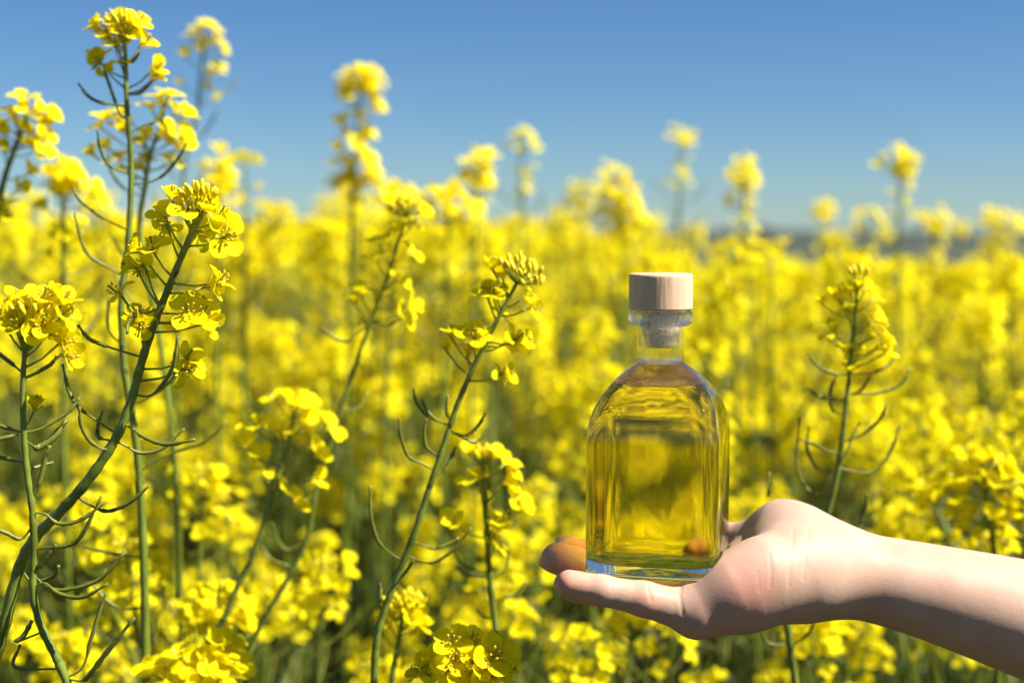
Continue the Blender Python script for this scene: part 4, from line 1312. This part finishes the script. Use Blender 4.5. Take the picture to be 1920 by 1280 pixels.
# skin creases pressed in on the side that faces the light and the palm
Fn = np.cross(V[Q[:, 1]] - V[Q[:, 0]], V[Q[:, 3]] - V[Q[:, 0]])
VN = np.zeros_like(V)
for a_ in range(3):
    for c4 in range(4):
        VN[:, a_] += np.bincount(Q[:, c4], Fn[:, a_], len(V))
VN /= np.linalg.norm(VN, axis=1)[:, None] + 1e-12
for pts_, w_, dep in CREASES:
    pp = [np.array(HP(u_, v_, .70)) for u_, v_ in pts_]
    best = np.full(len(V), 1e9)
    for a_, b_ in zip(pp[:-1], pp[1:]):
        sx, sz = b_[0] - a_[0], b_[2] - a_[2]
        # look along the depth axis, scaled to each vertex's own distance
        kx = V[:, 0] * .70 / V[:, 1]; kz = (V[:, 2] - CAM_Z) * .70 / V[:, 1] + CAM_Z
        t_ = np.clip(((kx - a_[0]) * sx + (kz - a_[2]) * sz) / (sx * sx + sz * sz), 0, 1)
        best = np.minimum(best, np.hypot(kx - a_[0] - t_ * sx, kz - a_[2] - t_ * sz))
    g_ = np.exp(-(best / w_) ** 2) * (VN[:, 1] < .25) * dep * .42
    g_ -= np.exp(-((best - 2.2 * w_) / (1.3 * w_)) ** 2) * (VN[:, 1] < .25) * dep * .05
    V = V - VN * g_[:, None]
elbow = Vector((x_r, .70, shear[-1]))
person = bpy.data.meshes.new('person')
vo = V - np.array(elbow)
person.from_pydata(vo.tolist(), [], Q.tolist())
person.polygons.foreach_set('use_smooth', np.ones(len(Q), dtype=bool))
# skin redness at finger tips, knuckles, palm pads, plus painted glow through the oil
att = person.attributes.new('flush_glow', 'FLOAT', 'POINT')
fl_ = np.zeros(len(V))
for (c, r) in FLUSH_GLOW:
    d = np.linalg.norm(V - np.array(c), axis=1)
    fl_ = np.maximum(fl_, np.clip(1 - d / r, 0, 1))
att.data.foreach_set('value', fl_)

def skin_mat():
    m, nt, out = new_mat('skin')
    tc = N(nt, 'ShaderNodeTexCoord')
    at = N(nt, 'ShaderNodeAttribute'); at.attribute_name = 'flush_glow'
    n1 = N(nt, 'ShaderNodeTexNoise'); n1.inputs['Scale'].default_value = 55; n1.inputs['Detail'].default_value = 5
    nt.links.new(tc.outputs['Object'], n1.inputs['Vector'])
    base = ramp(nt, [(.3, (.47, .29, .20)), (.5, (.50, .32, .225)), (.7, (.52, .345, .25))], n1.outputs[0])
    mix = N(nt, 'ShaderNodeMix', data_type='RGBA')
    f_ = N(nt, 'ShaderNodeMath', operation='MULTIPLY'); f_.inputs[1].default_value = .75
    nt.links.new(at.outputs['Fac'], f_.inputs[0]); nt.links.new(f_.outputs[0], mix.inputs[0])
    nt.links.new(base, mix.inputs[6]); mix.inputs[7].default_value = (.66, .25, .17, 1)  # redness, lightened to orange to paint the oil's glow on the fingertips
    pr = N(nt, 'ShaderNodeBsdfPrincipled')
    nt.links.new(mix.outputs[2], pr.inputs['Base Color'])
    pr.inputs['Roughness'].default_value = .55
    pr.inputs['Specular IOR Level'].default_value = .25
    pr.inputs['Subsurface Weight'].default_value = .35
    pr.inputs['Subsurface Radius'].default_value = (1.0, .35, .18)
    pr.inputs['Subsurface Scale'].default_value = .004
    v1 = N(nt, 'ShaderNodeTexVoronoi'); v1.inputs['Scale'].default_value = 900
    nt.links.new(tc.outputs['Object'], v1.inputs['Vector'])
    n2 = N(nt, 'ShaderNodeTexNoise'); n2.inputs['Scale'].default_value = 260; n2.inputs['Detail'].default_value = 4
    nt.links.new(tc.outputs['Object'], n2.inputs['Vector'])
    ad = N(nt, 'ShaderNodeMath', operation='MULTIPLY_ADD'); ad.inputs[1].default_value = .35
    nt.links.new(v1.outputs[0], ad.inputs[0]); nt.links.new(n2.outputs[0], ad.inputs[2])
    bp = N(nt, 'ShaderNodeBump'); bp.inputs['Strength'].default_value = .2; bp.inputs['Distance'].default_value = .0005
    nt.links.new(ad.outputs[0], bp.inputs['Height']); nt.links.new(bp.outputs[0], pr.inputs['Normal'])
    nt.links.new(pr.outputs[0], out.inputs['Surface'])
    return m
person.materials.append(skin_mat())
per = bpy.data.objects.new('person', person)
per.location = elbow
COL.objects.link(per)
tag(per, 'bare forearm and open hand, palm up, reaching in from the right to hold the bottle', 'person')

mn, nt_, out_ = new_mat('fingernail')
pn = N(nt_, 'ShaderNodeBsdfPrincipled'); pn.inputs['Base Color'].default_value = (.50, .25, .18, 1); pn.inputs['Roughness'].default_value = .45
nt_.links.new(pn.outputs[0], out_.inputs['Surface'])
for (tip, dirv, upv, r) in NAILS:
    tip, dirv, upv = Vector(tip), Vector(dirv).normalized(), Vector(upv)
    upv = (upv - dirv * upv.dot(dirv)).normalized()
    side = dirv.cross(upv)
    m_ = MB(); V2, F2 = [], []
    for lay in (0, 1):
        for j in range(7):
            for i in range(7):
                a = (i / 6 - .5) * R(105)
                x = -.009 + .0105 * (j / 6)
                endf = math.sqrt(max(0, 1 - (max(0, j - 3) / 3.6) ** 2 * (abs(i - 3) / 3) ** 2))
                rr = r * (1.02 if lay == 0 else .95) - .0004 * (j / 6)
                V2.append(tip + dirv * (x * endf) + (upv * math.cos(a) + side * math.sin(a)) * rr - elbow)
    for lay in (0, 1):
        for j in range(6):
            for i in range(6):
                a = lay * 49 + j * 7 + i
                q = (a, a + 1, a + 8, a + 7)
                F2.append(q if lay == 0 else q[::-1])
    rim = [(0, i) for i in range(7)] + [(j, 6) for j in range(1, 7)] + [(6, i) for i in range(5, -1, -1)] + [(j, 0) for j in range(5, 0, -1)]
    for k in range(len(rim)):
        j0, i0 = rim[k]; j1, i1 = rim[(k + 1) % len(rim)]
        a, b = j0 * 7 + i0, j1 * 7 + i1
        F2.append((b, a, a + 49, b + 49))
    m_.add([tuple(v) for v in V2], F2)
    m_.obj('fingernail', [mn], per)


# ------------------------------------------------------------------ the field: individual plants near by
half = math.tan(R(19.8))
def arm_clear(x, y):
    return not (y < .98)
cand = []
rf_ = random.Random(77)
cell = .175
yy = 1.12
while yy < 5.6:
    w = half * yy + .12
    nx_ = int(2 * w / cell) + 1
    for i in range(nx_):
        x = -w + (i + rf_.uniform(.05, .95)) * cell
        y = yy + rf_.uniform(-.5, .5) * cell
        if y < 1.6 and rf_.random() < .30: continue
        cand.append((x, y))
    yy += cell
cand.sort(key=lambda c: c[1])
cand = [(x, y, 0) for x, y in cand[:300 - 33 - 11]]
FAR_Y = cand[-1][1]
for i in range(11):                        # shorter plants in front, low in the view
    y = rf_.uniform(1.02, 1.5)
    u_ = (i + rf_.uniform(.1, .9)) / 11 * 2000 - 40
    cand.append(((u_ - 960) / FPX * y, y, rf_.uniform(940, 1200)))

PLACE = {'left': 'left, behind the thick arching stem', 'mid': 'in the middle, left of and behind the bottle', 'right': 'right, behind the wrist and forearm'}
ROWT = {'near': 'large soft rapeseed plant', 'middle': 'rapeseed plant of the blurred middle rows', 'far': 'small far rapeseed plant'}
LABS = {(s_, r_): (ROWT[r_] + ' ' + PLACE[s_], r_ + ' rows of rapeseed plants, ' + s_ + ' side' if s_ != 'mid' else r_ + ' rows of rapeseed plants, centre') for s_ in PLACE for r_ in ROWT}
for (x, y, vt) in cand:
    rt = sstep(-.02, .16, x / y)
    if vt:
        top = P(0, vt, y).z
    elif y < 2.0:
        top = 1.42 + rf_.gauss(0, .07)
        if y < 1.7: top -= .085 + .10 * (1.7 - y)
        else: top -= .03
        top = min(top, CAM_Z + y * (440 - 410 - 60 * rt) / FPX)
    else:
        v_ = (408 + 84 * rt) + abs(rf_.gauss(0, 60 if y < 3.4 else 38))
        if rf_.random() < .10: v_ = (345 + 65 * rt) + rf_.uniform(0, 60)
        top = CAM_Z + y * (440 - v_) / FPX
    side = 'left' if x < -.04 * y else ('mid' if x < .16 * y else 'right')
    row = 'near' if y < 2.2 else ('middle' if y < 3.6 else 'far')
    lab, grp = LABS[side, row]
    place_proto(rf_.choice(PROTOS if y < 1.55 else WIDE), (x, y, ground_h(x, y)), rf_.uniform(0, 6.28), top / PROTO_H, lab, grp)

# the rest of the crop, thousands of plants far off and round about: one object
def low_flower(seed):
    rs = random.Random(seed); mb = MB(); V = []; F = []
    for k in range(4):
        a = k * math.pi / 2 + rs.uniform(-.2, .2)
        c, s = math.cos(a), math.sin(a)
        L, W = .0085, .0036
        for (x, y, z) in [(0, 0, 0), (L * .55, -W, .004), (L * 1.0, 0, .005 + rs.uniform(-.002, .002)), (L * .55, W, .004)]:
            V.append((x * c - y * s, x * s + y * c, z))
        b = k * 4
        F.append((b, b + 1, b + 2, b + 3))
    mb.add(V, F, 0)
    return mb
LOW = [low_flower(i) for i in range(4)]
def low_plant(seed, nfl, nbr):
    rs = random.Random(seed); mb = MB()
    H = PROTO_H
    tops = []
    tube(mb, [(0, 0, 0), (0, 0, H * .6), (rs.uniform(-.03, .03), rs.uniform(-.03, .03), H)], [.005, .004, .002], 3, 1, False)
    tops.append(Vector((0, 0, H)))
    for k in range(nbr):
        a = k * GA + rs.uniform(-.4, .4); r = rs.uniform(.05, .17); h = H - rs.uniform(.02, .30)
        t = Vector((r * math.cos(a), r * math.sin(a), h)); tops.append(t)
        tube(mb, [(0, 0, H * .5), t * .5 + Vector((t.x * .35, t.y * .35, H * .28)), t], [.003, .0025, .0015], 3, 1, False)
    for t in tops:
        for k in range(nfl):
            a = k * GA; s = (k / nfl)
            o = Vector((math.cos(a), math.sin(a), 0))
            e = t + o * rs.uniform(.008, .02) + Vector((0, 0, 0.008 - .045 * s))
            d = (o + Vector((rs.uniform(-.3, .3), rs.uniform(-.3, .3), rs.uniform(.2, .9)))).normalized()
            mb.merge(rs.choice(LOW), face_matrix(e, d, rs.uniform(0, 6), 1.25 if nfl > 12 else 1.9))
        if nfl > 12:
            for k in range(4):
                a = rs.uniform(0, 6.28); o = Vector((math.cos(a), math.sin(a), 0)); b = t - Vector((0, 0, .07 + .02 * k))
                tube(mb, [b, b + o * .02, b + o * .035 + Vector((0, 0, .03))], .001, 3, 1, False)
    for k in range(6):
        lf = leaf_mb(.16, .06, rs)
        mb.merge(MBm(lf, 2), face_matrix(Vector((0, 0, H * rs.uniform(.2, .62))), Vector((0, 0, 1)), rs.uniform(0, 6.28)))
    return mb
def MBm(mb, mat):
    mb.m = [mat] * len(mb.m); return mb
def tmpl(mb):
    V = mb.verts()
    loops = np.array([len(f) for f in mb.f], dtype=np.int32)
    idx = np.concatenate([np.array(f, dtype=np.int32) for f in mb.f])
    return V, loops, idx, np.array(mb.m, dtype=np.int32)
NEARL = [tmpl(low_plant(300 + i, 17, 5)) for i in range(4)]
FARL = [tmpl(low_plant(400 + i, 9, 4)) for i in range(3)]
VV, LL, II, MM_, base = [], [], [], [], 0
def put(T, x, y, top, rz):
    global base
    V, loops, idx, mi = T
    s = top / PROTO_H
    c, sn = math.cos(rz), math.sin(rz)
    W_ = np.stack([(V[:, 0] * c - V[:, 1] * sn) * s + x, (V[:, 0] * sn + V[:, 1] * c) * s + y, V[:, 2] * s + ground_h(x, y)], 1)
    VV.append(W_); LL.append(loops); II.append(idx + base); MM_.append(mi); base += len(V)
y = FAR_Y
while y < FIELD_END - .5:
    st = .18 if y < 9 else (.24 if y < 16 else .36)
    w = half * y + .6
    for i in range(int(2 * w / st)):
        x = -w + (i + rf_.random()) * st
        top = 1.38 + rf_.gauss(0, .05) + .03 * noise.noise(Vector((x * .5, y * .5, 0)))
        rt = sstep(-.02, .16, x / y)
        top = CAM_Z + y * (440 - (416 + 64 * rt) - abs(rf_.gauss(0, 200 / y))) / FPX
        put(rf_.choice(NEARL if y < 9 else FARL), x, y + rf_.uniform(-.5, .5) * st, top, rf_.uniform(0, 6.28))
    y += st
# round about the photographer and beyond both sides of the view
for i in range(900):
    x, y = rf_.uniform(-6, 6), rf_.uniform(-4.5, 9)
    if y > 0 and abs(x) < half * y + .45: continue
    if x * x + y * y < 1.1 ** 2: continue
    if y > FAR_Y and abs(x) < half * y + .7: continue
    put(rf_.choice(NEARL), x, y, 1.34 + rf_.gauss(0, .05), rf_.uniform(0, 6.28))
V = np.concatenate(VV); L_ = np.concatenate(LL); I_ = np.concatenate(II); M_ = np.concatenate(MM_)
me = bpy.data.meshes.new('rapeseed_crop')
me.vertices.add(len(V)); me.vertices.foreach_set('co', V.ravel())
me.loops.add(len(I_)); me.loops.foreach_set('vertex_index', I_)
me.polygons.add(len(L_))
ls = np.concatenate([[0], np.cumsum(L_)[:-1]]).astype(np.int32)
me.polygons.foreach_set('loop_start', ls)
me.polygons.foreach_set('material_index', M_)
for m in (M_PETAL, M_STEM, M_LEAF): me.materials.append(m)
me.update(calc_edges=True); me.validate()
crop = bpy.data.objects.new('rapeseed_crop', me)
COL.objects.link(crop)
tag(crop, 'yellow mass of flowering rapeseed stretching away to the skyline', 'rapeseed crop', kind='stuff')
print('crop faces', len(L_))

# ------------------------------------------------------------------ a far tree standing over the skyline
def far_tree(u, vtop, d, wpx, label, seed):
    rs = random.Random(seed)
    top = P(u, vtop, d); base = ground_h(top.x, d)
    H = top.z - base; W = wpx / FPX * d / 2
    root = tag(empty('tree', (top.x, d, base)), label, 'tree')
    tr = MB()
    tube(tr, [(0, 0, -.5), (.1, 0, H * .25), (0, .1, H * .5), (.1, 0, H * .85)], [W * .12, W * .09, W * .06, W * .02], 8)
    for k in range(7):
        a = k * GA; z0 = H * (.28 + .07 * k)
        tube(tr, [(0, 0, z0), (W * .35 * math.cos(a), W * .35 * math.sin(a), z0 + H * .1), (W * .65 * math.cos(a), W * .65 * math.sin(a), z0 + H * .18)], [W * .04, W * .03, W * .012], 5)
    tr.obj('trunk', [M_BARK], root)
    cr = MB()
    clumps = []
    for k in range(26):
        a = k * GA; q = math.sqrt(rs.random()); zz = rs.uniform(.3, .93)
        rr = W * (1 - abs(zz - .55) * 1.3) * q
        clumps.append((rr * math.cos(a), rr * math.sin(a), zz * H, W * rs.uniform(.18, .34)))
    for cx, cy_, cz, cr_ in clumps:
        for j in range(60):
            d_ = Vector((rs.gauss(0, 1), rs.gauss(0, 1), rs.gauss(0, .8))).normalized() * cr_ * rs.uniform(.5, 1.1)
            M = face_matrix(Vector((cx, cy_, min(cz, H - cr_ * .8))) + d_, Vector((rs.gauss(0, 1), rs.gauss(0, 1), rs.gauss(0, 1))), rs.uniform(0, 6), rs.uniform(.7, 1.3) * W * .07)
            A = np.array(M)
            q4 = np.array([(-1, -.6, 0), (.2, -1, .2), (1, .5, 0), (-.3, 1, .2)]) @ A[:3, :3].T + A[:3, 3]
            cr.add(q4, [(0, 1, 2, 3)])
    cr.obj('crown', [M_LEAF], root)
M_BARK = stem_mat('bark', (.07, .05, .035), (.11, .085, .06), (.05, .04, .03))
far_tree(632, 408, 260, 62, 'dark distant tree over the skyline, behind the lone column of flowers', 4)
far_tree(1432, 424, 330, 46, 'small dark distant tree on the horizon, right of the bottle', 9)
